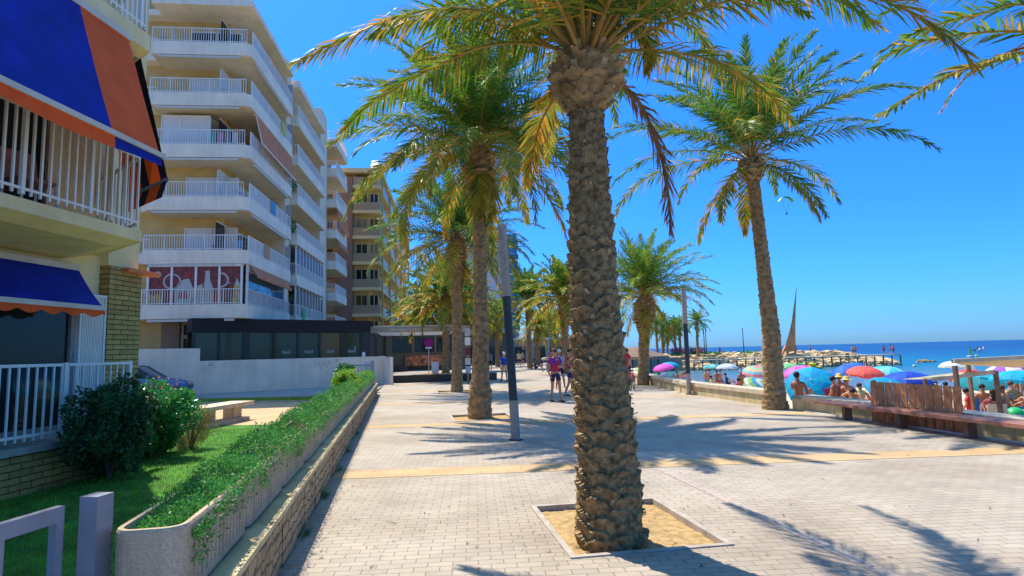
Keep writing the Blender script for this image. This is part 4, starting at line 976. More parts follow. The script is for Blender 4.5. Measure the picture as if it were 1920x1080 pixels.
# ---------------------------------------------------------------- parked car (bodies lofted from sections), behind the bushes
def car(loc, rz, label, paint):
    t = thing('parked_car', loc, label, 'car', rz=rz)
    # local x forward
    prof = [(-2.1,.45,.75,.72),(-1.95,.32,.95,.80),(-1.3,.25,1.0,.84),(-.2,.22,.98,.86),(.9,.22,.95,.86),(1.6,.25,.88,.83),(2.0,.32,.76,.74),(2.15,.42,.62,.62)]
    b = B(); n = 12; vs = []
    for x, zl, zh, hw in prof:
        for j in range(n):
            a = 2*math.pi*j/n+math.pi/n; cx_ = math.cos(a); sz = math.sin(a)
            y = hw*max(-1,min(1,cx_*1.25)); z = (zl+zh)/2+(zh-zl)/2*max(-1,min(1,sz*1.25)); vs.append((x,y,z))
    fs = [(i*n+j,(i+1)*n+j,(i+1)*n+(j+1)%n,i*n+(j+1)%n) for i in range(len(prof)-1) for j in range(n)]+[tuple(range(n)),tuple(range((len(prof)-1)*n,len(prof)*n))[::-1]]
    b.add(vs, fs); b.build('body', paint, t, smooth=True)
    b = B(); b.hexa([(-1.75,-.72,.95),(1.0,-.74,.93),(1.0,.74,.93),(-1.75,.72,.95),(-1.25,-.56,1.42),(.25,-.58,1.45),(.25,.58,1.45),(-1.25,.56,1.42)]); b.build('cabin_glass', M['greenglass'], t)
    b = B(); b.hexa([(-1.28,-.58,1.42),(.28,-.6,1.45),(.28,.6,1.45),(-1.28,.58,1.42),(-1.2,-.52,1.46),(.2,-.54,1.49),(.2,.54,1.49),(-1.2,.52,1.46)])
    for sy in (-1,1):
        b.bar((.28,sy*.59,1.44),(1.02,sy*.75,.94),.06); b.bar((-1.26,sy*.57,1.43),(-1.78,sy*.73,.95),.08); b.bar((-.4,sy*.60,1.44),(-.4,sy*.74,.95),.06)
    b.build('roof', paint, t)
    for sx in (-1.3,1.35):
        for sy in (-1,1):
            b = B(); b.tube([(sx,sy*.66,.31),(sx,sy*.86,.31)], .31, 20); w_ = b.build('wheel', M['black'], t)
            b = B(); b.tube([(sx,sy*.84,.31),(sx,sy*.875,.31)], .19, 14); b.build('rim', M['galv'], w_)
    for sy in (-1,1):
        b = B(); b.hexa([(1.90,sy*.45,.62),(2.06,sy*.42,.62),(1.98,sy*.72,.62),(1.80,sy*.74,.62),(1.78,sy*.45,.78),(1.98,sy*.42,.74),(1.9,sy*.7,.74),(1.7,sy*.72,.78)]); b.build('headlight', glass('lamp_glass', (.5,.55,.6), .1) if sy < 0 else M['bluglass'], t)
    b = B(); b.box(2.10,2.17,-.42,.42,.45,.58); b.build('grille', M['black'], t)
    for sy in (-1,1): b = B(); b.blob((.75,sy*.95,1.0),(.09,.1,.07)); b.build('wing_mirror', paint, t, smooth=True)
    return t
car((-11.75, 28.1, 0), R(6), 'blue grey car parked behind the flowering bush', mat('car_paint', (.10,.14,.26), .22, .05, spec=.8, metal=.3))

# ---------------------------------------------------------------- pergola terrace of the beach club
pg = thing('pergola', (-2.45, 38.0, 0), 'flat white slatted pergola with lettered beam over a dark terrace', 'pergola', rz=R(0))
b = B(); b.box(.0,5.25,0,.12,3.07,3.42); b.build('beam', flat((.38,.33,.24)), pg)
b = B(); b.box(0,5.3,-.03,.15,3.42,3.47); b.build('beam_cap', M['white'], pg)
b = B()
for k in range(13): b.box(.1,5.2,.5+k*.7,.62+k*.7,3.12,3.24)
b.build('slats', M['white'], pg)
for x, y in ((.3,9),(5.1,9),(5.1,0.05)): b = B(); b.box(x-.09,x+.09,y-.09,y+.09,.3,3.1); b.build('post', M['black'], pg)
text('townbeachclubcompany', .27, (2.35,-.012,3.24), (R(90),0,0), flat((.75,.72,.6)), 'sign_lettering', pg)
b = B(); b.box(5.2,5.32,.02,.14,3.1,4.7); b.build('mast', M['white'], pg)
dk = thing('terrace_deck', (-1.6, 36.6, 0), 'dark fronted raised terrace deck with orange floor under the pergola', 'terrace')
b = B(); b.prism([(.1,0),(6.0,-.6),(6.6,-.3),(7.0,14),(-2.5,14),(-.6,1.4)], -.02, .42); b.build('deck_edge', M['black'], dk)
b = B(); b.prism([(.4,.3),(5.8,-.3),(6.4,13.8),(-2.2,13.8),(-.3,1.6)], .421, .43); b.build('deck_floor', M['kerb'], dk)
b = B(); b.prism([(1.9,.3),(4.6,.05),(4.9,6),(3.0,6)], .431, .435); b.build('sunlit_floor_patch', flat((.55,.33,.17)), dk)  # orange patch put in for the sunlit part of the deck floor
sw = thing('glass_screen', (-2.4, 38.3, .42), 'greenish glass windbreak screen along the left of the terrace', 'screen', rz=R(2))
for k in range(3): b = B(); b.box(.02,.05,k*2.1+.05,k*2.1+2.0,.05,2.5); b.build('glass_pane', glass('pane_green', (.10,.16,.14), .1) if k == 0 else bpy.data.materials['pane_green'], sw)
b = B()
for k in range(4): b.box(0,.07,k*2.1-.04,k*2.1+.04,0,2.6)
b.box(0,.07,0,6.3,2.5,2.58); b.build('frame', M['black'], sw)
b = B(); b.box(.1,2.2,6.5,6.9,0,.45); b.build('low_box', M['black'], sw)
bd = thing('beach_bar', (-2.2, 47.0, .43), 'shaded bar with dark windows and a patterned orange counter behind the terrace', 'bar')
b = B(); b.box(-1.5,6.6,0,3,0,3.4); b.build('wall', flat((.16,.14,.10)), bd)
b = B(); b.box(1.6,4.5,-.5,0,.35,1.15); b.build('counter', mat('pattern_orange', (.45,.17,.08), .7, .8, 5), bd)
for k in range(3): b = B(); b.box(.6+k*1.7,2.1+k*1.7,-.04,0,1.4,2.7); b.build('window', M['glass'], bd)
b = B(); b.box(-1.5,6.6,-.2,0,2.9,3.4); b.build('beam', flat((.35,.33,.28)), bd)
sg = thing('round_sign', (.95, 37.9, .42), 'magenta disc sign on a thin white pole on the terrace', 'sign')
b = B(); b.tube([(0,0,0),(0,0,1.75)], .02, 8); b.build('pole', M['white'], sg)
b = B(); b.tube([(0,-.03,1.95),(0,0,1.95)], .28, 24); b.build('disc', flat((.32,.01,.20)), sg)
b = B(); b.box(-.2,.2,-.02,0,1.58,1.68); b.build('plate', M['white'], sg)
mb = thing('menu_box', (1.35, 38.2, .42), 'small white cabinet standing by the magenta sign', 'cabinet')
b = B(); b.box(-.22,.22,-.15,.15,.05,.72); b.build('cabinet_body', M['shut'], mb); b = B(); b.box(-.2,.2,-.165,-.15,.10,.68); b.build('door', M['white'], mb); b = B(); b.box(-.24,.24,-.17,.17,.72,.75); b.build('top', M['white'], mb)
# sign post with papers between palms
sp_ = thing('notice_post', (2.95, 33.0, 0), 'narrow brown notice post with small white panels between the palms', 'notice board')
b = B(); b.box(-.05,.05,-.05,.05,0,3.2); b.build('post', M['brownD'], sp_)
for i,(z,c) in enumerate(((2.6,(.4,.4,.4)),(2.1,(.7,.7,.68)),(1.55,(.15,.03,.05)),(.95,(.5,.5,.5)),(.6,(.3,.4,.5)))):
    b = B(); b.box(-.15,.15,-.08,-.05,z,z+.42); b.build('panel', flat(c), sp_)

# ---------------------------------------------------------------- brown apartment block and farther buildings
bb = thing('apartment_building', (-3.5, 66, 0), 'brown and beige apartment block with a dark vertical strip behind the palms', 'building', rz=R(-3.8))
b = B(); b.box(-16,-1.4,1.2,42,0,21.8); b.build('wall', M['brown'], bb)
b = B(); b.box(-4.6,-3.0,-.1,1.2,0,21.2); b.build('dark_strip', M['brownD'], bb)
for k in range(7):
    z = 3.0+2.85*k
    b = B(); b.box(-3.0,0,0,1.6,z,z+.35); b.box(-16,-4.6,.3,1.4,z,z+.35); b.box(-1.4,0,1.6,42,z,z+.30)
    bal = b.build('balcony', M['bbalc'], bb)
    b = B(); b.box(-2.95,-.02,.02,.06,z+.35,z+1.25); b.box(-16,-4.65,.32,.36,z+.35,z+1.25); b.box(-.06,-.02,.06,42,z+.3,z+1.2); b.build('balustrade', flat((.42,.29,.17),.3), bal)
    for x0, x1 in ((-2.8,-1.5),(-1.3,-.3),(-8.5,-5.2),(-12,-9.4)):
        b = B(); b.box(x0,x1,1.15,1.2,z+.4,z+2.5); o = b.build('window', [M['glass'], M['amberglass'], M['tan'], M['greenglass']][(k*3+int(-x0)) % 4], bb)
        b = B(); b.box(x0,x0+.08,1.1,1.15,z+.4,z+2.5); b.box(x1-.08,x1,1.1,1.15,z+.4,z+2.5); b.box(x0+.08,x1-.08,1.1,1.15,z+2.42,z+2.5); b.box((x0+x1)/2-.04,(x0+x1)/2+.04,1.1,1.15,z+.4,z+2.42); b.build('frame', M['bbalc'], o)
    for y in range(3,40,5): b = B(); b.box(-1.45,-1.38,y,y+2.6,z+.35,z+2.5); b.build('window', M['glass'] if (y+k)%3 else M['bluglass'], bb)
for y in (1.5,9.5,17.5,25.5,33.5,41.5): b = B(); b.box(-.02,.16,y-.1,y+.1,0,21.5); b.build('column', flat((.60,.45,.16)), bb)
b = B(); b.box(-16.2,.2,-.2,42.2,21.8,22.3); b.build('roof', M['bbalc'], bb)
b = B(); b.hexa([(-1.3,1,22.3),(-.2,1,22.3),(-.2,14,22.3),(-1.3,14,22.3),(-1.3,3,24.2),(-.6,3,24.2),(-.6,12,24.2),(-1.3,12,24.2)]); b.build('roof_structure', M['greysteel'], bb)
b2 = thing('apartment_building', (-.3, 112, 0), 'lower terraced apartment block at the end of the left row', 'building', rz=R(-4.5))
b = B(); b.box(-14,-1,0,46,0,13); b.build('wall', M['brown'], b2)
for k in range(4):
    z = 2.8+2.9*k; b = B(); b.box(-1,.2,0,46,z,z+1.15); b.box(-8,-1,-.9,0,z,z+1.15); b.build('balcony', M['bbalc'], b2)
    for y in range(2,44,6): b = B(); b.box(-1.05,-.95,y,y+3.4,z+1.15,z+2.7); b.build('window', M['glass'], b2)
wh = thing('apartment_building', (14.8, 122, 0), 'far tall pale grey building with blue glass balconies', 'building', rz=R(-8))
b = B(); b.box(-6,4.0,0,18,0,26.5); b.build('wall', flat((.56,.58,.66)), wh)
b = B(); b.box(4.0,4.6,0,16,0,27); b.build('side_wall', M['bwhite'], wh)
for k in range(8):
    z = 3+2.9*k; b = B(); b.box(4.0,6.9,-.9,0,z,z+.3); bal = b.build('balcony', M['bwhite'], wh)
    b = B(); b.box(4.0,6.9,-.94,-.9,z+.3,z+1.3); b.box(6.9,6.94,-.9,10,z+.3,z+1.3); b.build('balustrade', M['bluglass'], bal)
    b = B(); b.box(4.6,6.9,0,10,z,z+.3); b.box(4.7,6.7,-.02,9.5,z+.3,z+2.9); b.build('blue_glazing', flat((.05,.25,.55),.15), wh)
def lowshop(px, D, w_, d_, h, colr, label, roof=M['kerb'], rz=0):
    p = ground_at(px, D); t = thing('shop_building', (p.x, p.y, 0), label, 'building', rz=rz)
    b = B(); b.box(-w_/2,w_/2,0,d_,0,h); b.build('wall', colr, t)
    b = B(); b.box(-w_/2-.3,w_/2+.3,-.6,d_+.3,h,h+.25); b.build('roof', roof, t)
    n = max(2, int(w_/2.5))
    for k in range(n): x = -w_/2+w_*(k+.5)/n; b = B(); b.box(x-.8,x+.8,-.05,0,.3,min(h-.4,2.4)); b.build('window', M['glass'], t)
    return t
lowshop(972, 88, 9, 8, 3.4, flat((.30,.30,.30)), 'grey shopfront with a white framed porch far down the promenade', M['white'])
lowshop(900, 80, 7, 10, 4.2, flat((.10,.11,.10)), 'dark shaded cafe front behind the woman in the blue top')
lowshop(1050, 105, 9, 6, 3.6, flat((.62,.27,.12)), 'small orange building at the end of the promenade', M['brownD'])
lowshop(1012, 100, 5, 6, 3.4, flat((.25,.18,.13)), 'brown kiosk left of the orange building', M['kerb'])
u = thing('apartment_building', (17, 175, 0), 'far white building with blue balconies low behind the lamp post', 'building')
b = B(); b.box(-12,6,0,10,0,9); b.build('wall', M['bwhite'], u)
for k in range(3): b = B(); b.box(-12,6,-1,0,2.6+2.8*k,3.8+2.8*k); b.build('balcony', flat((.30,.50,.80),.4), u)
# blue inflatable-like figure on a roof far left of the palms
rf = thing('roof_sign', (-9.6, 70, 21.7), 'small blue and white rooftop sign tower above the brown block', 'sign')
b = B(); b.box(-.35,.35,-.2,.2,0,2.2); b.build('base', M['bluglass'], rf); b = B(); b.tube([(0,0,2.2),(0,0,3.0),(0,0,3.3)],[.4,.3,.15],10); b.build('top', flat((.35,.6,.8)), rf)

# ---------------------------------------------------------------- sea wall, timber bench
swl = thing('sea_wall', (0, 0, 0), 'low yellowish stone sea wall with pale coping along the beach', 'wall')
line = [(11.9,33.0),(10.95,27.5),(10.3,23.8),(9.75,20.6),(9.70,17.6),(9.68,15.3)]; line2 = [(9.66,14.1),(9.78,11.5),(9.72,9.0),(9.7,4.0),(9.7,-2)]
def wallseg(b, ln, t0, t1, z0, z1):
    for (a, c) in zip(ln, ln[1:]):
        a = Vector((*a,0)); c = Vector((*c,0)); d = (c-a).normalized(); nn = Vector((-d.y, d.x, 0))
        L = (c-a).length; k = max(1, round(L/1.5))
        for j in range(k):
            p = a+d*(L*j/k+.006); q_ = a+d*(L*(j+1)/k-.006)
            b.hexa([p+nn*t0+Vector((0,0,z0)), q_+nn*t0+Vector((0,0,z0)), q_+nn*t1+Vector((0,0,z0)), p+nn*t1+Vector((0,0,z0)),
                    p+nn*t0+Vector((0,0,z1)), q_+nn*t0+Vector((0,0,z1)), q_+nn*t1+Vector((0,0,z1)), p+nn*t1+Vector((0,0,z1))])
b = B(); wallseg(b, line, 0, .42, -1.2, .30); wallseg(b, line2, 0, .42, -1.2, .26); b.build('wall_blocks', M['limestone'], swl)
b = B(); wallseg(b, line, -.05, .47, .30, .42); wallseg(b, line2, -.05, .47, .26, .37); b.build('coping', M['coping'], swl)
b = B(); b.tube([(9.72,14.0,-.02),(9.72,14.0,.30)], .22, 18); b.build('rounded_end', M['limestone'], swl)
b = B(); wallseg(b, [(9.50,13.6),(9.60,11.3),(9.52,9.0),(9.5,3)], 0, .05, .0, .03); b.build('drain_channel', M['white'], swl)
bn = thing('timber_bench', (9.32, 12.55, 0), 'long brown timber bench with an upright slat backrest against the sea wall', 'bench', rz=R(0))
b = B()
b.hexa([(-.05,.15,.30),(.20,.15,.30),(.22,.1,.30),(-.05,.1,.30),(-.05,.15,.36),(.2,.15,.36),(.22,.1,.36),(-.05,.1,.36)])
for i,(x0,x1) in enumerate(((-.20,-.06),(-.04,.08),(.10,.22))): b.box(x0,x1,-5.2,(.15,.05,-.05)[i],.30,.36)
b.build('seat', M['brownwood'], bn)
for y in (-.6,-2.1,-3.55,-5.0): b = B(); b.box(-.04,.14,y-.045,y+.045,0,.30); b.build('leg', M['bfence'], bn)
for i in range(11):
    y = -1.15-i*.198; b = B(); b.hexa([(.25,y-.080,.0),(.275,y-.080,.0),(.275,y+.080,.0),(.25,y+.080,.0),(.29,y-.080,.84),(.315,y-.080,.84),(.315,y+.080,.84),(.29,y+.080,.84)]); b.build('back_slat', M['slatwood'], bn)

# ---------------------------------------------------------------- breakwater, boardwalk, sculpture
q = random.Random(5); b = B()
def bw(px, D): return ground_at(px, D)
for i in range(1150):
    f = q.random(); px = 1195+ (1668-1195)*f; row = q.random()
    hgt = 2.35*(1 if px < 1560 else max(.12, 1-(px-1560)/120))
    D = 108+row*9*(.8 if px < 1560 else .5); z = -2.3+hgt*min(1,row*1.5)*q.uniform(.75,1.0)
    p = bw(px, D); r = q.uniform(.45,1.0); b.blob((p.x,p.y,z),(r*1.25,r,r*.75), seed=i, n=6, k=4, jit=.3)
b.build('breakwater_rocks', M['rock'], kind='stuff', label='long heap of pale yellow boulders forming the breakwater', cat='rocks')
b = B()
core = [bw(x_, 111) for x_ in (1185,1300,1450,1560)]+[bw(1560,125), bw(1185,128)]
b.prism([(p.x,p.y) for p in core], -2.6, -.25); b.build('breakwater_core', M['rock'], kind='structure')
b = B()
for i in range(60):
    p = bw(1230+q.random()*250, 114); leafcloud(b, (p.x,p.y,.25), (1.4,1,.35), 25, .5, i)
b.build('scrub', [M['hedge'], M['hedgeL'], M['hedge']], kind='stuff', label='low green scrub growing on top of the boulders', cat='ground cover')
bwk = thing('boardwalk', tuple(bw(1300,106)), 'long timber walkway on posts in front of the boulders ending in a small pier', 'pier')
o0 = bw(1300,106); b = B()
P0 = bw(1275,106)-o0; P1 = bw(1672,106)-o0
b.bar((P0.x,P0.y,-.62),(P1.x,P1.y,-.45),2.0,.18); b.build('deck', M['coping'], bwk)
for i in range(26):
    p = P0.lerp(P1, i/25); b = B(); b.box(p.x-.08,p.x+.08,p.y-.9,p.y-.74,-3,-.6); b.build('post', M['brownwood'], bwk)
sc_ = thing('sail_sculpture', tuple(bw(1474,112)+Vector((0,0,-.1))), 'tall slender rust coloured sail shaped sculpture on the breakwater', 'sculpture')
prof = [(.6,-1.2,1.2),(2,-.7,1.3),(4,.1,1.42),(6,.78,1.6),(9,1.5,1.92),(12.7,2.35,2.42)]
b = B(); ring_ = []
for z, xl_, xr_ in prof:
    y_ = .40*(1-z/13.5); ring_.append([(xl_,-.05,z), ((xl_+xr_)/2,-y_,z), (xr_,-.05,z), ((xl_+xr_)/2,y_,z)])
vs = [p for r_ in ring_ for p in r_]; fs = [(i*4+j,i*4+(j+1)%4,(i+1)*4+(j+1)%4,(i+1)*4+j) for i in range(len(ring_)-1) for j in range(4)]+[(3,2,1,0)]
b.add(vs, fs); b.build('sail', mat('corten', (.60,.27,.11), .8, .2, 1), sc_)
for (x0, x1, y_) in ((-2.2,-.75,0),(1.25,1.1,.2),(-.9,-.3,-.6)): b = B(); b.bar((x0,y_,-1),(x1,0,1.6),.35,.3); b.build('leg', bpy.data.materials['corten'], sc_)
for i,(px,D,h,lab) in enumerate(((1316,112,5.2,'left one of the two close thin masts on the breakwater'),(1319.5,112,5.0,'right one of the two close thin masts on the breakwater'),(1389,113,4.6,'single thin mast standing alone on the breakwater'))):
    p = bw(px,D); t = thing('mast', (p.x,p.y,.3), lab, 'mast', group='masts on the breakwater'); b = B(); b.tube([(0,0,0),(0,0,h)],[.1,.06],6); b.build('pole', M['lampdark'], t); b = B(); b.blob((0,0,h),(.12,.12,.12)); b.build('finial', M['lampdark'], t)
k_ = thing('beach_kiosk', tuple(bw(1183,70)+Vector((0,0,-1.2))), 'brown sloping thatched kiosk roof by the beach behind the palms', 'kiosk')
b = B(); b.lathe([(4.2,1.7),(4.0,2.0),(1.2,2.9),(.2,3.1)], (0,0,0), 14); b.build('roof', M['bfence'], k_)
for a in range(5): b = B(); x=3*math.cos(a*1.257); y=3*math.sin(a*1.257); b.tube([(x,y,-1),(x,y,1.9)], .1, 6); b.build('post', M['bfence'], k_)
k2 = thing('rock_outcrop', (0,0,0), 'low dark rock breaking the water beyond the pier', 'rock'); p = bw(1722,118)
b = B(); b.blob((p.x,p.y,-2.3),(1.6,1.2,.55), 4, 9, 6, .25); b.build('rock', M['trunk'], k2); b = B(); b.blob((p.x+1.7,p.y,-2.35),(.9,.8,.35), 5, 8, 5, .25); b.build('rock', M['trunk'], k2)
# buoys
for i,(px,py_D,c,lab,r) in enumerate(((1667,88,(.75,.55,.02),'largest yellow buoy near the shore',.26),(1703,97,(.75,.7,.3),'pale yellow buoy right of the largest one',.24),(1644,110,(.75,.55,.02),'yellow buoy close under the pier end',.24),(1820,150,(.8,.75,.02),'yellow buoy just above the canvas shade roof',.3))):
    p = ground_at(px, py_D, -2.3); t = thing('buoy', tuple(p), lab, 'buoy', group='yellow buoys')
    b = B(); b.blob((0,0,.12),(r,r,r), n=10, k=8, jit=0); b.build('float', flat(c,.4), t, smooth=True); b = B(); b.tube([(0,0,.3),(0,0,.5)], .04, 6); b.build('eye', M['black'], t)
p = ground_at(1808,150,-2.3); t = thing('windsurf_sail', tuple(p), 'yellow sail of a small craft out on the water', 'sail boat')
b = B(); b.add([(0,0,.3),(.9,.1,.6),(.7,.05,2.2),(.3,0,2.3)], [(0,1,2,3)]); b.add([(0,.04,.3),(.9,.14,.6),(.7,.09,2.2),(.3,.04,2.3)], [(3,2,1,0)]); b.build('sail', flat((.75,.7,.05)), t); b = B(); b.blob((.3,0,.1),(1.3,.4,.2),n=10); b.build('hull', M['white'], t)
for px,D,c,lab in ((1824,230,(.05,.25,.3),'dark inflatable boat beside two white ones far out'),(1829,215,(.8,.8,.8),'white boat nearer of the pair far out'),(1836,250,(.8,.8,.8),'white boat farther of the pair far out')):
    p = ground_at(px, D, -2.3); t = thing('boat', tuple(p), lab, 'boat'); b = B(); b.hexa([(-1.3,-.5,0),(1,-.5,0),(1,.5,0),(-1.3,.5,0),(-1.5,-.7,.7),(1.6,-.1,.8),(1.6,.1,.8),(-1.5,.7,.7)]); b.build('hull', flat(c,.3), t); b = B(); b.box(-.5,.3,-.3,.3,.7,1.3); b.build('cabin', flat(tuple(x*.7 for x in c)), t)
for px,D,c,lab in ((1495,97,(.02,.45,.12),'green pedal boat floating by the breakwater'),(1516,98,(.8,.5,.03),'orange yellow inflatable beside the green pedal boat')):
    p = ground_at(px, D, -2.3); t = thing('pedal_boat', tuple(p), lab, 'boat')
    b = B(); b.blob((0,0,.2),(1.7,.7,.35),n=12,jit=.05); b.build('hull', flat(c,.35), t, smooth=True); b = B(); b.blob((-.3,0,.7),(.6,.5,.35)); b.build('seat', flat(tuple(min(1,x*1.3) for x in c),.4), t)

# ---------------------------------------------------------------- umbrellas
def umbrella(px, D, top, dia, cols, label, tilt=0, taz=0, fl=None, n=8, pole=2.1, val=True):
    p = ground_at(px, D); g_ = beach_z(math.hypot(p.x,p.y)); t = thing('beach_umbrella', (p.x,p.y,g_), label, 'umbrella', group='open umbrellas on the beach')
    H = top-g_; ax_ = Vector((math.sin(tilt)*math.cos(taz), math.sin(tilt)*math.sin(taz), math.cos(tilt)))
    hub = Vector((0,0,H-.0)); R_ = dia/2; q1 = ax_.orthogonal().normalized(); q2 = ax_.cross(q1)
    joint = hub-ax_*.55 if tilt else hub
    joint = Vector((joint.x*0+hub.x, hub.y, hub.z))-ax_*.6
    b = B(); base = Vector((joint.x, joint.y, -.3)); b.tube([base, joint, hub+ax_*.06], .018, 6); b.build('pole', M['railwhite'], t)
    b = B(); rings = 5; pts = [[None]*(n*2) for _ in range(rings+1)]
    for i in range(rings+1):
        f = i/rings; r_ = R_*math.sin(f*R(75))/math.sin(R(75)); drop = R_*.42*(1-math.cos(f*R(75)))/(1-math.cos(R(75)))
        for j in range(n*2):
            a = math.pi*j/n; sc2 = r_*(1 if j % 2 == 0 else .955); dz = drop*(1 if j % 2 == 0 else .94)
            pts[i][j] = hub+(q1*math.cos(a)+q2*math.sin(a))*sc2-ax_*dz
    mats = [flat(c,.7,.25) for c in cols]
    if fl == 'rings':
        for i in range(rings):
            b.mi = i % len(cols)
            for j in range(n*2): k = (j+1)%(n*2); b.add([pts[i][j],pts[i+1][j],pts[i+1][k],pts[i][k]], [(0,1,2,3)])
    else:
        for j in range(n*2):
            b.mi = (j//2) % len(cols); k = (j+1)%(n*2)
            for i in range(rings): b.add([pts[i][j],pts[i+1][j],pts[i+1][k],pts[i][k]], [(0,1,2,3)])
    if fl == 'spots':
        q = random.Random(3); b.mi = 1
    b.build('canopy', mats, t, smooth=False)
    b = B()
    for j in range(n): b.bar(hub-ax_*.03, pts[rings][j*2], .012)
    b.build('ribs', M['galv'], t)
    if val:
        b = B(); b.mi = 0
        for j in range(n*2): k = (j+1)%(n*2); b.add([pts[rings][j],pts[rings][k],pts[rings][k]-ax_*.09,pts[rings][j]-ax_*.09*(.6 if j%2 else 1)], [(0,1,2,3)])
        b.build('valance', [mats[0]], t)
    return t
CY = (.0,.42,.62); BL = (.01,.10,.50); MG = (.72,.10,.50); CO = (.78,.12,.09)
umbrella(1190,52,.10,2.0,[(.15,.5,.35),(.85,.55,.02),(.8,.8,.5)],'green and yellow umbrella between the foreground trunk and the short palm',fl='rings')
umbrella(1236,56,.20,2.0,[MG],'magenta umbrella right of the short thick palm',R(12),R(200))
umbrella(1249,60,.30,2.0,[(.0,.35,.60)],'blue umbrella half hidden behind the magenta one')
umbrella(1233,50,-1.2,1.8,[(.55,.52,.47)],'closed looking greyish umbrella low behind the sea wall near the magenta one',R(10),R(120))
umbrella(1250,54,-.55,1.7,[(.02,.25,.18),(.08,.05,.25)],'dark green and violet umbrella under the magenta one',R(15),R(-60))
umbrella(1328,60,-.02,1.8,[(.30,.62,.58),(.0,.42,.50)],'pale turquoise umbrella left of the white patterned one')
umbrella(1356,58,.05,2.1,[(.68,.70,.72),(.45,.60,.66)],'white patterned umbrella in the middle of the beach')
umbrella(1411,44,.18,2.3,[(.70,.25,.30),(.25,.55,.35),(.80,.45,.25),(.15,.5,.55)],'rainbow striped umbrella left of the leaning palm',R(14),R(-110),fl='rings')
umbrella(1424,31,-.25,1.9,[(.25,.45,.12),(.60,.62,.55),(.05,.30,.50)],'green and white umbrella tilted low beside the leaning palm',R(38),R(-60),fl='rings')
umbrella(1470,52,.12,1.9,[(.20,.55,.25)],'green umbrella just right of the leaning palm trunk')
umbrella(1483,40,.25,2.0,[MG,(.65,.18,.50)],'pink umbrella behind the big cyan one',R(15),R(180))
umbrella(1509,23.2,.30,1.9,[(.0,.40,.62),(.0,.30,.60)],'big cyan umbrella tilted towards the promenade behind the sea wall',R(50),R(-125))
umbrella(1572,36,.42,2.1,[BL,(.02,.16,.55)],'blue umbrella tilted behind the coral one',R(22),R(160))
umbrella(1613,27,.62,1.55,[CO],'coral red umbrella above the sun hats',R(10),R(-90))
umbrella(1660,32,.38,1.9,[(.05,.50,.60),(.2,.6,.65)],'turquoise umbrella partly behind the royal blue one',R(14),R(-60))
umbrella(1688,24,.50,1.95,[(.01,.06,.45),(.01,.09,.5)],'royal blue umbrella behind the slatted bench back')
umbrella(1655,22,.22,1.5,[(.0,.30,.55)],'sky blue umbrella low at the left end of the slatted bench back',R(30),R(-100))
umbrella(1782,40,.35,2.0,[(.60,.70,.66)],'pale white green umbrella behind the canvas shade',R(5),0)
umbrella(1868,30,.48,1.9,[(.7,.68,.66),(.30,.10,.50)],'white and purple umbrella between the cyan ones at the right',R(12),R(170))
umbrella(1897,24,.42,2.0,[(.0,.42,.62),(.0,.36,.55)],'large cyan umbrella at the right edge of the beach',R(6),0)
umbrella(1822,26,.20,1.9,[(.05,.45,.55)],'flat turquoise umbrella under the canvas shade frame',R(20),R(30))
umbrella(1795,28,.25,1.4,[(.70,.08,.08)],'small red umbrella behind the left shade post',R(25),R(60))

# canvas shade structure
def at(px, D, z): p = ground_at(px, D); return Vector((p.x, p.y, z))
ss = thing('shade_canopy', (0,0,0), 'beige canvas shade roof on timber posts at the right edge', 'canopy')
p0 = at(1776,15,1.16); p1 = at(1990,15,1.24); p2 = at(1990,19.5,1.05); p3 = at(1800,19,.93)
b = B(); b.bar(p0,p1,.10,.09); b.bar(p0,p3,.09,.08); b.bar(p3,p2,.09,.08); b.build('roof_beam', M['coping'], ss)
b = B(); n = 10
for i in range(n):
    for j in range(6):
        f = lambda u, v: p0.lerp(p1,u).lerp(p3.lerp(p2,u),v)-Vector((0,0,-.0+.24*math.sin(math.pi*v)*(.25+.75*min(1,u*2.0))))
        b.add([f(i/n,j/6),f((i+1)/n,j/6),f((i+1)/n,(j+1)/6),f(i/n,(j+1)/6)], [(0,1,2,3)])
b.build('canvas', flat((.52,.38,.22),.8,.15), ss, smooth=True)
for px, D, z1 in ((1778,15,1.04),(1852,15.5,.86),(1803,19,1.1)):
    pp = at(px,D,z1); b = B(); b.bar((pp.x+.04,pp.y,-.8),pp,.085); b.build('post', M['bfence'], ss)
a_ = at(1735,15.3,.70); c_ = at(1850,15.5,.84); b = B(); b.bar(a_,c_,.08,.10); b.build('cross_beam', M['coping'], ss)
b = B(); b.add([a_, c_, c_+Vector((.2,1.2,-.05)), a_+Vector((.2,1.2,-.05))], [(0,1,2,3)]); b.build('lower_canvas', flat((.45,.42,.28),.8,.3), ss)
pp = a_+Vector((.05,.3,0)); b = B(); b.bar((pp.x,pp.y,-.7),pp,.07); b.build('post', M['bfence'], ss)

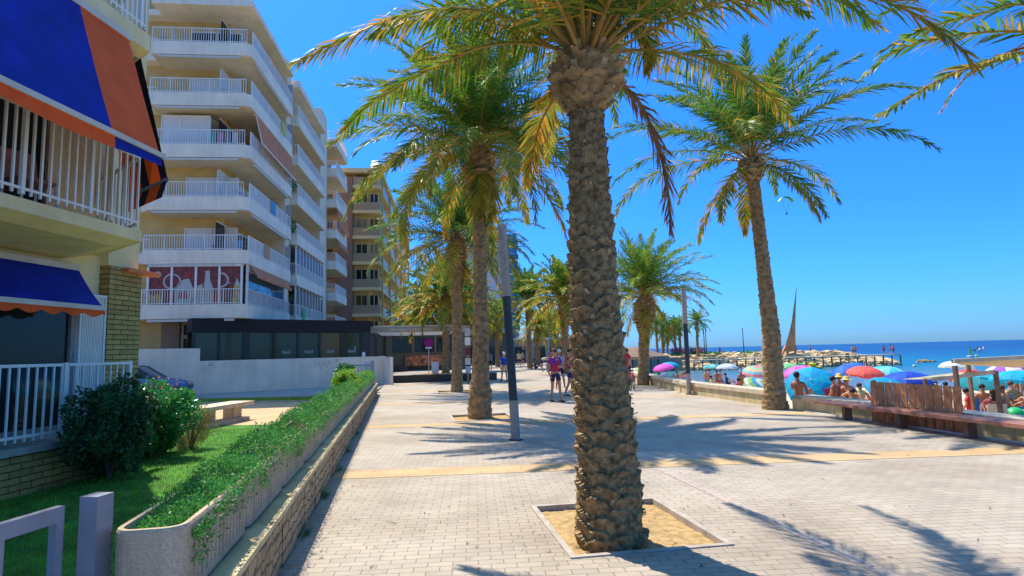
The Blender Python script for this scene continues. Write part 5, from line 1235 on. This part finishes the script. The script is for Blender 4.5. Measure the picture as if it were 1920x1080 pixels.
# ---------------------------------------------------------------- people
def skin_obj(name, verts, edges, radii, root, mt, parent, sub=1):
    me = bpy.data.meshes.new('tmp'); me.from_pydata(verts, edges, []); o = bpy.data.objects.new('tmp', me); COL.objects.link(o)
    md = o.modifiers.new('s', 'SKIN'); md.use_smooth_shade = True
    sv = me.skin_vertices[0].data
    for i, r_ in enumerate(radii): sv[i].radius = r_ if hasattr(r_, '__len__') else (r_, r_); sv[i].use_root = (i == root)
    if sub: o.modifiers.new('u', 'SUBSURF').levels = sub
    dg = bpy.context.evaluated_depsgraph_get(); nm = bpy.data.meshes.new_from_object(o.evaluated_get(dg)); nm.name = name
    bpy.data.objects.remove(o); bpy.data.meshes.remove(me)
    nm.materials.clear(); nm.materials.append(mt)
    r_ = bpy.data.objects.new(name, nm); COL.objects.link(r_); r_.parent = parent; return r_
def joints(pose):
    # facing -y; heights for 1.72 m
    J = dict(pel=(0,0,.93), wai=(0,0,1.08), che=(0,0,1.30), nb=(0,.0,1.44), nk=(0,-.005,1.50), hd=(0,-.015,1.60), tp=(0,-.01,1.70),
             sL=(.17,0,1.40), eL=(.23,.02,1.13), wL=(.24,-.05,.88), hL=(.235,-.07,.78), sR=(-.17,0,1.40), eR=(-.23,.02,1.13), wR=(-.24,-.05,.88), hR=(-.235,-.07,.78),
             pL=(.09,0,.88), kL=(.105,-.01,.48), aL=(.11,.02,.09), tL=(.12,-.14,.03), pR=(-.09,0,.88), kR=(-.105,-.01,.48), aR=(-.11,.02,.09), tR=(-.12,-.14,.03))
    if pose == 'walk':
        J.update(kL=(.10,-.14,.50), aL=(.11,-.22,.11), tL=(.12,-.38,.06), kR=(-.10,.03,.48), aR=(-.10,.22,.13), tR=(-.11,.10,.03), eL=(.24,.08,1.14), wL=(.24,.12,.90), hL=(.235,.12,.80), eR=(-.24,-.04,1.13), wR=(-.22,-.18,.93), hR=(-.20,-.24,.86))
    if pose == 'walkfold':
        J.update(kL=(.11,-.10,.49), aL=(.13,-.10,.09), tL=(.15,-.26,.03), kR=(-.10,.02,.48), aR=(-.11,.14,.10), tR=(-.12,.0,.03), eL=(.27,.03,1.15), wL=(.12,-.2,1.12), hL=(.05,-.22,1.14), eR=(-.26,.03,1.12), wR=(-.25,-.10,.90), hR=(-.22,-.16,.82))
    if pose == 'raise':
        J.update(eL=(.38,-.05,1.50), wL=(.30,-.10,1.72), hL=(.22,-.10,1.78), eR=(-.30,-.02,1.18), wR=(-.22,-.15,1.02), hR=(-.14,-.2,1.02), kR=(-.1,.04,.48), aR=(-.1,.2,.12), tR=(-.1,.08,.03))
    if pose == 'sit':   # on the sand or low chair, legs forward
        dz = -.78
        for k in ('pel','wai','che','nb','nk','hd','tp','sL','eL','wL','hL','sR','eR','wR','hR','pL','pR'):
            x,y,z = J[k]; J[k] = (x, y+(z-.93)*.12*(1 if z > .93 else 0), z+dz)
        J.update(kL=(.13,-.40,.45), aL=(.15,-.62,.08), tL=(.16,-.78,.05), kR=(-.13,-.42,.42), aR=(-.15,-.70,.08), tR=(-.16,-.86,.05), eL=(.26,-.10,.42), wL=(.18,-.30,.46), hL=(.12,-.36,.48), eR=(-.27,.06,.40), wR=(-.28,.22,.18), hR=(-.28,.28,.08))
    if pose == 'lie':   # lying on the back along y, knees slightly up
        for k,(x,y,z) in list(J.items()): J[k] = (x, -(z-.9), .13+(-y)*.3)
        J.update(kL=(.12,.38,.34), aL=(.13,.72,.08), tL=(.14,.84,.16), kR=(-.12,.42,.14), aR=(-.13,.82,.08), tR=(-.14,.88,.2), hd=(0,-.70,.17), tp=(0,-.80,.18), eL=(.3,-.25,.07), wL=(.34,-.02,.06), hL=(.34,.08,.05), eR=(-.3,-.25,.07), wR=(-.34,-.02,.06), hR=(-.34,.08,.05))
    if pose == 'bend':
        J.update(wai=(0,-.12,1.02), che=(0,-.36,1.10), nb=(0,-.50,1.10), nk=(0,-.55,1.10), hd=(0,-.64,1.05), tp=(0,-.73,1.0), sL=(.17,-.42,1.10), eL=(.2,-.45,.84), wL=(.16,-.5,.6), hL=(.15,-.52,.5), sR=(-.17,-.42,1.10), eR=(-.2,-.45,.84), wR=(-.16,-.5,.6), hR=(-.15,-.52,.5))
    return J
def person(loc, rz, pose, label, skin=None, top=None, bottom=None, hair=None, hat=None, h=1.0, group=None, detail=False, glasses=False, longhair=False, stripes=None, topslack=.018, dress=None, legs_len=.62):
    skin = skin or M['skin']; J = joints(pose); t = thing('person', loc, label, 'person', rz=rz, group=group); t.scale = (h,h,h)
    K = ['pel','wai','che','nb','nk','hd','tp','sL','eL','wL','hL','sR','eR','wR','hR','pL','kL','aL','tL','pR','kR','aR','tR']; ix = {k:i for i,k in enumerate(K)}
    V = [J[k] for k in K]; Rd = dict(pel=(.155,.105), wai=(.125,.09), che=(.15,.10), nb=(.07,.06), nk=.052, hd=(.082,.095), tp=(.06,.065), sL=.060, eL=.042, wL=.028, hL=(.034,.02), sR=.060, eR=.042, wR=.028, hR=(.034,.02), pL=.088, kL=.056, aL=.038, tL=.036, pR=.088, kR=.056, aR=.038, tR=.036)
    Rr = [Rd[k] for k in K]
    E_ = [('pel','wai'),('wai','che'),('che','nb'),('nb','nk'),('nk','hd'),('hd','tp'),('che','sL'),('sL','eL'),('eL','wL'),('wL','hL'),('che','sR'),('sR','eR'),('eR','wR'),('wR','hR'),('pel','pL'),('pL','kL'),('kL','aL'),('aL','tL'),('pel','pR'),('pR','kR'),('kR','aR'),('aR','tR')]
    E_ = [(ix[a],ix[c]) for a,c in E_]
    if detail:
        for s_ in ('L','R'):
            hnd = Vector(J['h'+s_]); wr = Vector(J['w'+s_]); d = (hnd-wr).normalized(); sd_ = d.cross(Vector((0,1,.3))).normalized()
            for f, (off, ln) in enumerate(((-.027,.055),(-.009,.07),(.009,.066),(.026,.05))):
                p = hnd+sd_*off+d*.03; V.append(tuple(p)); Rr.append(.009); E_.append((ix['h'+s_], len(V)-1)); V.append(tuple(p+d*ln*.6+Vector((0,-.01,0)))); Rr.append(.0085); E_.append((len(V)-2, len(V)-1))
            p = wr+d*.035+sd_*.036; V.append(tuple(p)); Rr.append(.011); E_.append((ix['w'+s_], len(V)-1)); V.append(tuple(p+d*.035+sd_*.015)); Rr.append(.009); E_.append((len(V)-2, len(V)-1))
        hd = Vector(J['hd']); V.append(tuple(hd+Vector((0,-.105,-.01)))); Rr.append(.012); E_.append((ix['hd'], len(V)-1))
        for sx in (-1,1): V.append(tuple(hd+Vector((sx*.09,.0,.0)))); Rr.append(.014); E_.append((ix['hd'], len(V)-1))
    skin_obj('body', V, E_, Rr, 0, skin, t, 1)
    def lerp(a, c, f): return tuple(Vector(J[a]).lerp(Vector(J[c]), f))
    sl = topslack
    if dress: top = dress
    if top:
        vv = [J['pel'],J['wai'],J['che'],lerp('che','nb',.75),lerp('che','sL',.9),lerp('sL','eL',.62),lerp('che','sR',.9),lerp('sR','eR',.62)]
        rr_ = [(.165+sl,.125+sl),(.140+sl,.115+sl),(.165+sl,.12+sl),(.085,.075),.078,.068,.078,.068]
        ee = [(0,1),(1,2),(2,3),(2,4),(4,5),(2,6),(6,7)]
        if dress: vv.append(tuple((Vector(J['kL'])+Vector(J['kR']))/2+Vector((0,0,.08)))); rr_.append((.2,.17)); ee.append((0,8))
        o = skin_obj('dress' if dress else 'shirt', vv, ee, rr_, 0, top if not stripes else stripes[0], t, 1)
        if stripes:
            for m_ in stripes[1:]: o.data.materials.append(m_)
            for pl in o.data.polygons:
                cx_ = pl.center.x; k = int((cx_+.5)/.062)
                pl.material_index = 0 if abs(cx_) > .19 else (k % 2)
    if bottom:
        vv = [J['pel'], J['pL'], lerp('pL','kL',legs_len), J['pR'], lerp('pR','kR',legs_len), lerp('pel','wai',.35)]
        skin_obj('shorts', vv, [(0,1),(1,2),(0,3),(3,4),(0,5)], [(.165,.125),.105,.092,.105,.092,(.15,.115)], 0, bottom, t, 1)
    hd = Vector(J['hd']); tp = Vector(J['tp']); dh = (tp-hd).normalized()
    c = hd+dh*.05
    if hair:
        b = B(); off = Vector((0,.022,0)) if pose not in ('lie',) else Vector((0,-.01,0)); b.blob(tuple(c+off), (.092,.105,.098), 3, 12, 8, .03)
        if longhair: b.blob(tuple(hd+Vector((0,.075,-.09))), (.08,.045,.16), 4, 10, 6, .05)
        b.build('hair', hair, t, smooth=True)
    if hat:
        b = B(); o_ = tuple(c+Vector((0,.0,.03))); b.lathe([(.20,-.02),(.10,.0),(.095,.08),(.05,.11),(0,.115)], o_, 14); b.build('hat', hat, t, smooth=True)
    if glasses:
        b = B(); 
        for sx in (-.036,.036): b.blob((hd.x+sx, hd.y-.094, hd.z+.025), (.030,.012,.02), 2, 8, 6, 0)
        b.box(hd.x-.08,hd.x+.08,hd.y-.09,hd.y-.082,hd.z+.025,hd.z+.033); b.build('sunglasses', M['black'], t)
    if detail:
        for s_ in ('L','R'):
            a_ = Vector(J['a'+s_]); to = Vector(J['t'+s_]); b = B(); d = (to-a_); d.z = 0; d.normalize()
            mid = (a_+to)/2+Vector((0,0,0)); b.bar(mid-d*.12+Vector((0,0,-mid.z+.02+min(a_.z,to.z)-.03)), mid+d*.15+Vector((0,0,-mid.z+.02+min(a_.z,to.z)-.03)), .095, .03); b.build('sandal', M['dark'], t)
    return t
dk_ = flat((.02,.015,.012)); bld = flat((.55,.42,.22)); gry = flat((.45,.43,.40)); brn = flat((.09,.045,.02))
navy = flat((.02,.02,.06)); blue = flat((.0,.06,.42)); redm = flat((.45,.02,.06)); violet = flat((.12,.03,.40))
p = ground_at(1043,19.9); person((4.62,19.45,0), R(8), 'walkfold', 'man in red and violet vertical striped shirt, dark shorts and sunglasses walking', top=redm, stripes=[violet, redm], bottom=navy, hair=brn, glasses=True, detail=True, h=1.0)
person((5.72,21.6,0), R(55), 'raise', 'man in a maroon shirt with an arm raised partly behind the foreground trunk', top=flat((.35,.03,.06)), bottom=flat((.05,.03,.15)), hair=dk_, detail=True, skin=M['skin'])
person((6.15,25.0,0), R(10), 'walk', 'white haired person in a grey top directly behind the striped shirt man', top=flat((.5,.48,.5)), bottom=navy, hair=flat((.7,.68,.66)))
person((6.6,24.5,0), R(-20), 'walk', 'person in a violet and blue outfit half hidden by the foreground trunk', top=violet, bottom=blue, hair=dk_)
person((5.02,33.4,0), R(185), 'walk', 'woman in a blue vest and beige shorts with white hair walking away', skin=M['skin'], top=blue, bottom=flat((.55,.45,.22)), hair=flat((.75,.7,.62)), detail=True, h=.97)
person((9.15,25.2,0), R(-30), 'walk', 'person in a bright red top just right of the foreground trunk', top=flat((.75,.04,.03)), bottom=flat((.55,.15,.2)), hair=brn)
person((9.9,27.0,0), R(20), 'stand', 'person in black shorts beside the short thick palm', top=flat((.6,.58,.55)), bottom=dk_, hair=dk_, h=.97)
g = ground_at(916,56); person((g.x,g.y,0), R(10), 'stand', 'distant person in grey blue beside the second trunk', top=flat((.2,.25,.35)), bottom=navy, hair=dk_)
for i,(px,D,pose,c,lab) in enumerate(((970,62,'walk',(.5,.55,.3),'distant walker in a pale green top right of the nearer lamp post'),(977,75,'stand',(.3,.3,.3),'distant person in grey by the white framed porch'),
     (1000,56,'sit',(.1,.1,.1),'dark clothed person sitting at the foot of the dark trunked palm'),(1012,50,'bend',(.65,.6,.4),'person in a cream top bending over on the promenade'),(1024,48,'sit',(.0,.25,.5),'person with a blue cloth sitting left of the striped shirt man'),
     (1032,80,'stand',(.5,.15,.12),'distant person in red near the orange building'),(1060,60,'walk',(.6,.6,.6),'distant person in white right of the striped shirt man'))):
    g = ground_at(px,D); person((g.x,g.y,0), R(30*i), pose, lab, top=flat(c), bottom=navy, hair=dk_)
# bicycle leaning by the wall, right of the foreground trunk
bk = thing('bicycle', (8.75,23.4,0), 'small red and pink bicycle standing by the short palm', 'bicycle', rz=R(60))
for x in (-.45,.45):
    b = B(); b.tube([(x+.28*math.cos(a),0,.29+.28*math.sin(a)) for a in [k*6.2832/18 for k in range(19)]], .02, 6, cap=False); w_ = b.build('wheel', M['black'], bk)
    b = B(); [b.bar((x,0,.29),(x+.26*math.cos(a),0,.29+.26*math.sin(a)),.006) for a in [k*6.2832/10 for k in range(10)]]; b.build('spokes', M['galv'], w_)
b = B(); [b.bar(p_,q_,.035) for p_,q_ in (((-.45,0,.29),(-.1,0,.29)),((-.45,0,.29),(-.15,0,.62)),((-.1,0,.29),(-.18,0,.75)),((-.1,0,.29),(.3,0,.68)),((-.15,0,.62),(.3,0,.70)),((.45,0,.29),(.3,0,.85)))]; b.build('frame', flat((.7,.08,.12),.3), bk)
b = B(); b.bar((.3,-.22,.88),(.3,.22,.88),.03); b.build('handlebar', M['black'], bk); b = B(); b.blob((-.2,0,.79),(.13,.07,.04)); b.build('saddle', M['black'], bk)

SK = [M['skin'], M['skinT']]
BP = [ # px, D, pose, dz, rz, shirt, shorts, hair, hat, label
 (1316,48,'stand',-.1,20,None,(.0,.35,.5),'d',0,'bather in turquoise trunks standing left of the group by the white patterned umbrella'),
 (1322,50,'stand',-.1,60,None,(.1,.05,.1),'d',0,'tanned bather just right of the one in turquoise trunks'),
 (1327,46,'sit',.3,100,(.75,.55,.15),None,'d',0,'person in a yellow top sitting below the turquoise umbrella'),
 (1336,47,'stand',-.4,-30,None,(.3,.05,.05),'d',0,'first of two tanned bathers standing close under the white patterned umbrella'),
 (1342,49,'stand',-.4,200,None,(.4,.1,.1),'b',0,'second of two tanned bathers standing close under the white patterned umbrella'),
 (1354,44,'sit',.5,50,(.02,.06,.08),(.02,.03,.06),'d',0,'dark clothed person seated under the white patterned umbrella'),
 (1373,33,'sit',.35,190,(.75,.02,.02),None,'d',0,'person in a bright red top sitting at the sea wall'),
 (1381,36,'stand',-.25,160,None,(.3,.3,.35),'g',(.15,.2,.4),'tall bather with a blue cap standing behind the red top'),
 (1390,34,'sit',.3,90,(.1,.4,.55),None,'d',0,'seated person in light blue right of the red top'),
 (1262,52,'stand',-.5,10,None,(.4,.2,.1),'d',0,'bather standing left of the farther lamp post'),
 (1279,47,'sit',.6,120,(.6,.08,.25),None,'d',0,'person in a pink top leaning near the farther lamp post'),
 (1287,45,'lie',.4,60,None,(.6,.4,.1),'d',0,'sunbather in orange lying near the farther lamp post'),
 (1272,58,'stand',-.3,10,None,(.1,.1,.3),'d',0,'bather wading in the distance left of the lamp post'),
 (1486,18.5,'sit',.80,120,None,(.1,.05,.05),'d',0,'bare backed man sitting at the sea wall before the big cyan umbrella'),
 (1555,21,'sit',.60,30,(.30,.10,.05),None,'d',0,'person with a shaded face below the coral umbrella pole'),
 (1563,22.5,'sit',.62,-20,(.55,.2,.12),None,'d',(.72,.48,.10),'person in a straw hat, the left of the two straw hats'),
 (1577,21,'sit',.55,-10,(.62,.25,.12),None,'d',(.70,.45,.10),'person in a straw hat, the right of the two straw hats'),
 (1584,19,'sit',.25,-40,None,(.5,.2,.05),'d',0,'large tanned sunbather behind the sea wall below the straw hats'),
 (1601,23,'sit',.30,0,(.6,.62,.2),(.1,.2,.4),'b',0,'person in a green and white patterned top below the coral umbrella'),
 (1630,22,'sit',.42,60,None,(.4,.1,.1),'d',0,'tanned man sitting left of the slatted bench back'),
 (1700,22,'stand',-.95,10,None,(.3,.1,.1),'b',0,'woman with curly brown hair behind the bench slats'),
 (1738,24,'stand',-.85,0,None,(.1,.1,.3),'d',(.75,.6,.15),'person in a yellow sun hat behind the bench slats'),
 (1757,26,'stand',-.9,170,(.6,.6,.7),None,'d',0,'person in a pale top behind the right end of the bench slats'),
 (1724,30,'stand',-.7,40,None,(.6,.2,.1),'d',0,'standing bather beyond the royal blue umbrella'),
 (1800,21,'sit',.15,30,(.70,.02,.03),(.3,.02,.04),'d',0,'person in a deep red top at the left shade post'),
 (1826,20,'sit',.32,-30,None,(.05,.1,.4),'d',0,'man with short hair seated by the blue bag'),
 (1841,19,'sit',.20,150,(.25,.06,.08),None,'d',0,'woman with long dark hair seated left of the middle shade post'),
 (1866,20,'sit',.28,20,(.35,.2,.1),None,'b',0,'person with bushy brown hair right of the middle shade post'),
 (1882,22,'sit',.35,0,(.30,.22,.08),None,'b',0,'person with dark blonde hair under the cyan umbrella at the right'),
 (1893,26,'stand',-.65,0,None,(.2,.05,.05),'d',0,'bather standing in the background under the cyan umbrella'),
 (1898,18,'lie',.02,75,None,(.3,.1,.02),'d',0,'sunbather lying nearest the wall at the right edge'),
 (1912,20,'lie',.05,50,None,(.1,.1,.1),'d',0,'sunbather lying farther back at the right edge'),
]
HR = {'d':dk_, 'b':brn, 'g':gry}
for i,(px,D,pose,dz,rz,c1,c2,hr,hat,lab) in enumerate(BP):
    p = ground_at(px,D); g = beach_z(math.hypot(p.x,p.y)); 
    z = g + (dz if pose != 'stand' else min(0, dz+.35))
    person((p.x,p.y,z+(0 if pose != 'stand' else .0)), R(rz), pose, lab, skin=SK[i%2], top=flat(c1) if c1 else None, bottom=flat(c2) if c2 else None, hair=HR[hr], hat=flat(hat) if hat else None, longhair=('long' in lab or 'woman' in lab), group='people on the beach')
    if pose == 'sit' and dz > .1 and px != 1486:   # low folding beach chair under each raised sitter
        ch = thing('beach_chair', (p.x,p.y,g), 'low folding beach chair under the '+lab.replace('person','sitter',1)[:60].rsplit(' ',1)[0] if False else 'low beach chair holding the '+' '.join(lab.split()[:9]), 'chair', rz=R(rz), group='low beach chairs')
        s0 = dz+.0; cc = flat([(.02,.2,.5),(.5,.48,.42),(.1,.35,.5),(.55,.5,.45),(.35,.05,.08)][i%5])
        b = B(); b.box(-.25,.25,-.32,.16,s0-.02,s0+.02); b.build('seat', cc, ch)
        b = B(); b.hexa([(-.25,.17,s0),(.25,.17,s0),(.25,.19,s0),(-.25,.19,s0),(-.25,.34,s0+.52),(.25,.34,s0+.52),(.25,.36,s0+.52),(-.25,.36,s0+.52)]); b.build('backrest', cc, ch)
        for sx in (-.25,.25):
            for sy in (-.3,.16): b = B(); b.bar((sx,sy,-.05),(sx,sy,s0),.025); b.build('leg', M['galv'], ch)
# towels, bags
for px,D,w_,l_,c,lab,rz in ((1905,18.5,.8,1.8,(.10,.35,.45),'teal towel under the sunbathers at the right edge',75),(1835,19.3,.7,.5,(.01,.05,.35),'dark blue beach bag by the middle shade post',10),(1880,19.2,.38,.38,(.02,.45,.15),'green beach ball by the blue chair',0),(1640,24,.9,1.8,(.5,.2,.2),'reddish towel behind the bench slats',20)):
    p = ground_at(px,D); g = beach_z(math.hypot(p.x,p.y)); nm = 'beach_bag' if 'bag' in lab else 'beach_ball' if 'ball' in lab else 'towel'
    t = thing(nm, (p.x,p.y,g), lab, nm.replace('_',' '), rz=R(rz)); b = B()
    if nm == 'beach_bag': b.hexa([(-.25,-.15,0),(.25,-.15,0),(.25,.15,0),(-.25,.15,0),(-.32,-.2,.45),(.32,-.2,.45),(.32,.2,.45),(-.32,.2,.45)]); b.build('bag_body', flat(c), t); b = B(); b.tube([(-.2,0,.42),(-.15,0,.62),(.15,0,.62),(.2,0,.42)], .015, 6); b.build('handle', M['white'], t)
    elif nm == 'beach_ball': b.blob((0,0,.3),(.28,.28,.28),n=12,k=10,jit=0); b.build('ball', flat(c,.3), t, smooth=True); b = B(); b.lathe([(.0,.575),(.06,.57),(.06,.56)],(0,0,0),10); b.build('valve', M['white'], t)
    else: b.box(-w_/2,w_/2,-l_/2,l_/2,.0,.035); b.build('cloth', flat(c), t); b = B(); b.box(-w_/2-.001,w_/2+.001,-l_/2+.1,-l_/2+.25,.0,.038); b.build('stripe', M['white'], t)
p = ground_at(1897,21.5); g = beach_z(math.hypot(p.x,p.y)); chair('beach_chair', (p.x,p.y,g-.05), R(40), flat((.0,.16,.35)), 'empty blue beach chair at the right edge')
# people on pier and breakwater
for i,(px,D,z,c,lab) in enumerate(((1649,106,-.4,None,'dark swimmer standing on the pier end, left of the pair'),(1662,106,-.4,(.6,.15,.1),'left one of the pair on the very end of the pier'),(1667,106,-.4,(.5,.1,.1),'right one of the pair on the very end of the pier'),
      (1591,106,-.4,(.55,.25,.15),'left one of the couple halfway along the pier'),(1596,106.5,-.4,(.5,.3,.25),'right one of the couple halfway along the pier'),(1190,112,-.05,(.05,.05,.1),'dark figure at the left end of the breakwater'),
      (1303,113,-.05,(.5,.1,.3),'figure in pink right of the lone breakwater palm'),(1309,113,-.05,(.4,.05,.1),'figure in crimson beside the lone breakwater palm'),(1296,114,-.05,(.6,.3,.3),'figure in rose at the foot of the lone breakwater palm'),(1344,113,-.05,(.05,.1,.15),'dark figure between the masts on the breakwater'),
      (1486,113,-.05,(.3,.05,.1),'dark red figure at the foot of the sail sculpture'),(1513,113,-.05,(.25,.1,.1),'figure right of the sail sculpture'))):
    g = ground_at(px,D); person((g.x,g.y,z), R(40*i), 'stand', lab, skin=SK[(i+1)%2], top=flat(c) if c else None, bottom=navy, hair=dk_, group='figures on the breakwater')
s = B(); q = random.Random(8)
for i in range(40):
    g = ground_at(1258+q.random()*30 if i < 25 else 1290+q.random()*22, 115); leafcloud(s, (g.x,g.y,1.0), (.8,.8,.7), 30, .35, i)
s.build('oleander_hedge', [flat((.45,.10,.25)), flat((.35,.12,.2)), M['hedge']], kind='stuff', label='pinkish flowering hedge at the foot of the breakwater palms', cat='hedge')
# paraglider far above the sea
p = at(1488,260,64); t = thing('paraglider', tuple(p), 'small yellow green paraglider high in the sky by the leaning palm', 'paraglider')
b = B(); n = 14
for i in range(n):
    a0, a1 = R(20+140*i/n), R(20+140*(i+1)/n); b.hexa([(3.4*math.cos(a0),-.8,3.0*math.sin(a0)),(3.4*math.cos(a1),-.8,3.0*math.sin(a1)),(3.4*math.cos(a1),.8,3.0*math.sin(a1)),(3.4*math.cos(a0),.8,3.0*math.sin(a0)),(3.7*math.cos(a0),-.8,3.3*math.sin(a0)),(3.7*math.cos(a1),-.8,3.3*math.sin(a1)),(3.7*math.cos(a1),.8,3.3*math.sin(a1)),(3.7*math.cos(a0),.8,3.3*math.sin(a0))])
b.build('wing', flat((.65,.75,.05)), t); b = B()
for a in (30,60,120,150): b.bar((3.4*math.cos(R(a)),0,3.0*math.sin(R(a))),(0,0,-4),.04)
b.blob((0,0,-4.4),(.3,.3,.6)); b.build('lines_and_rider', dk_, t)
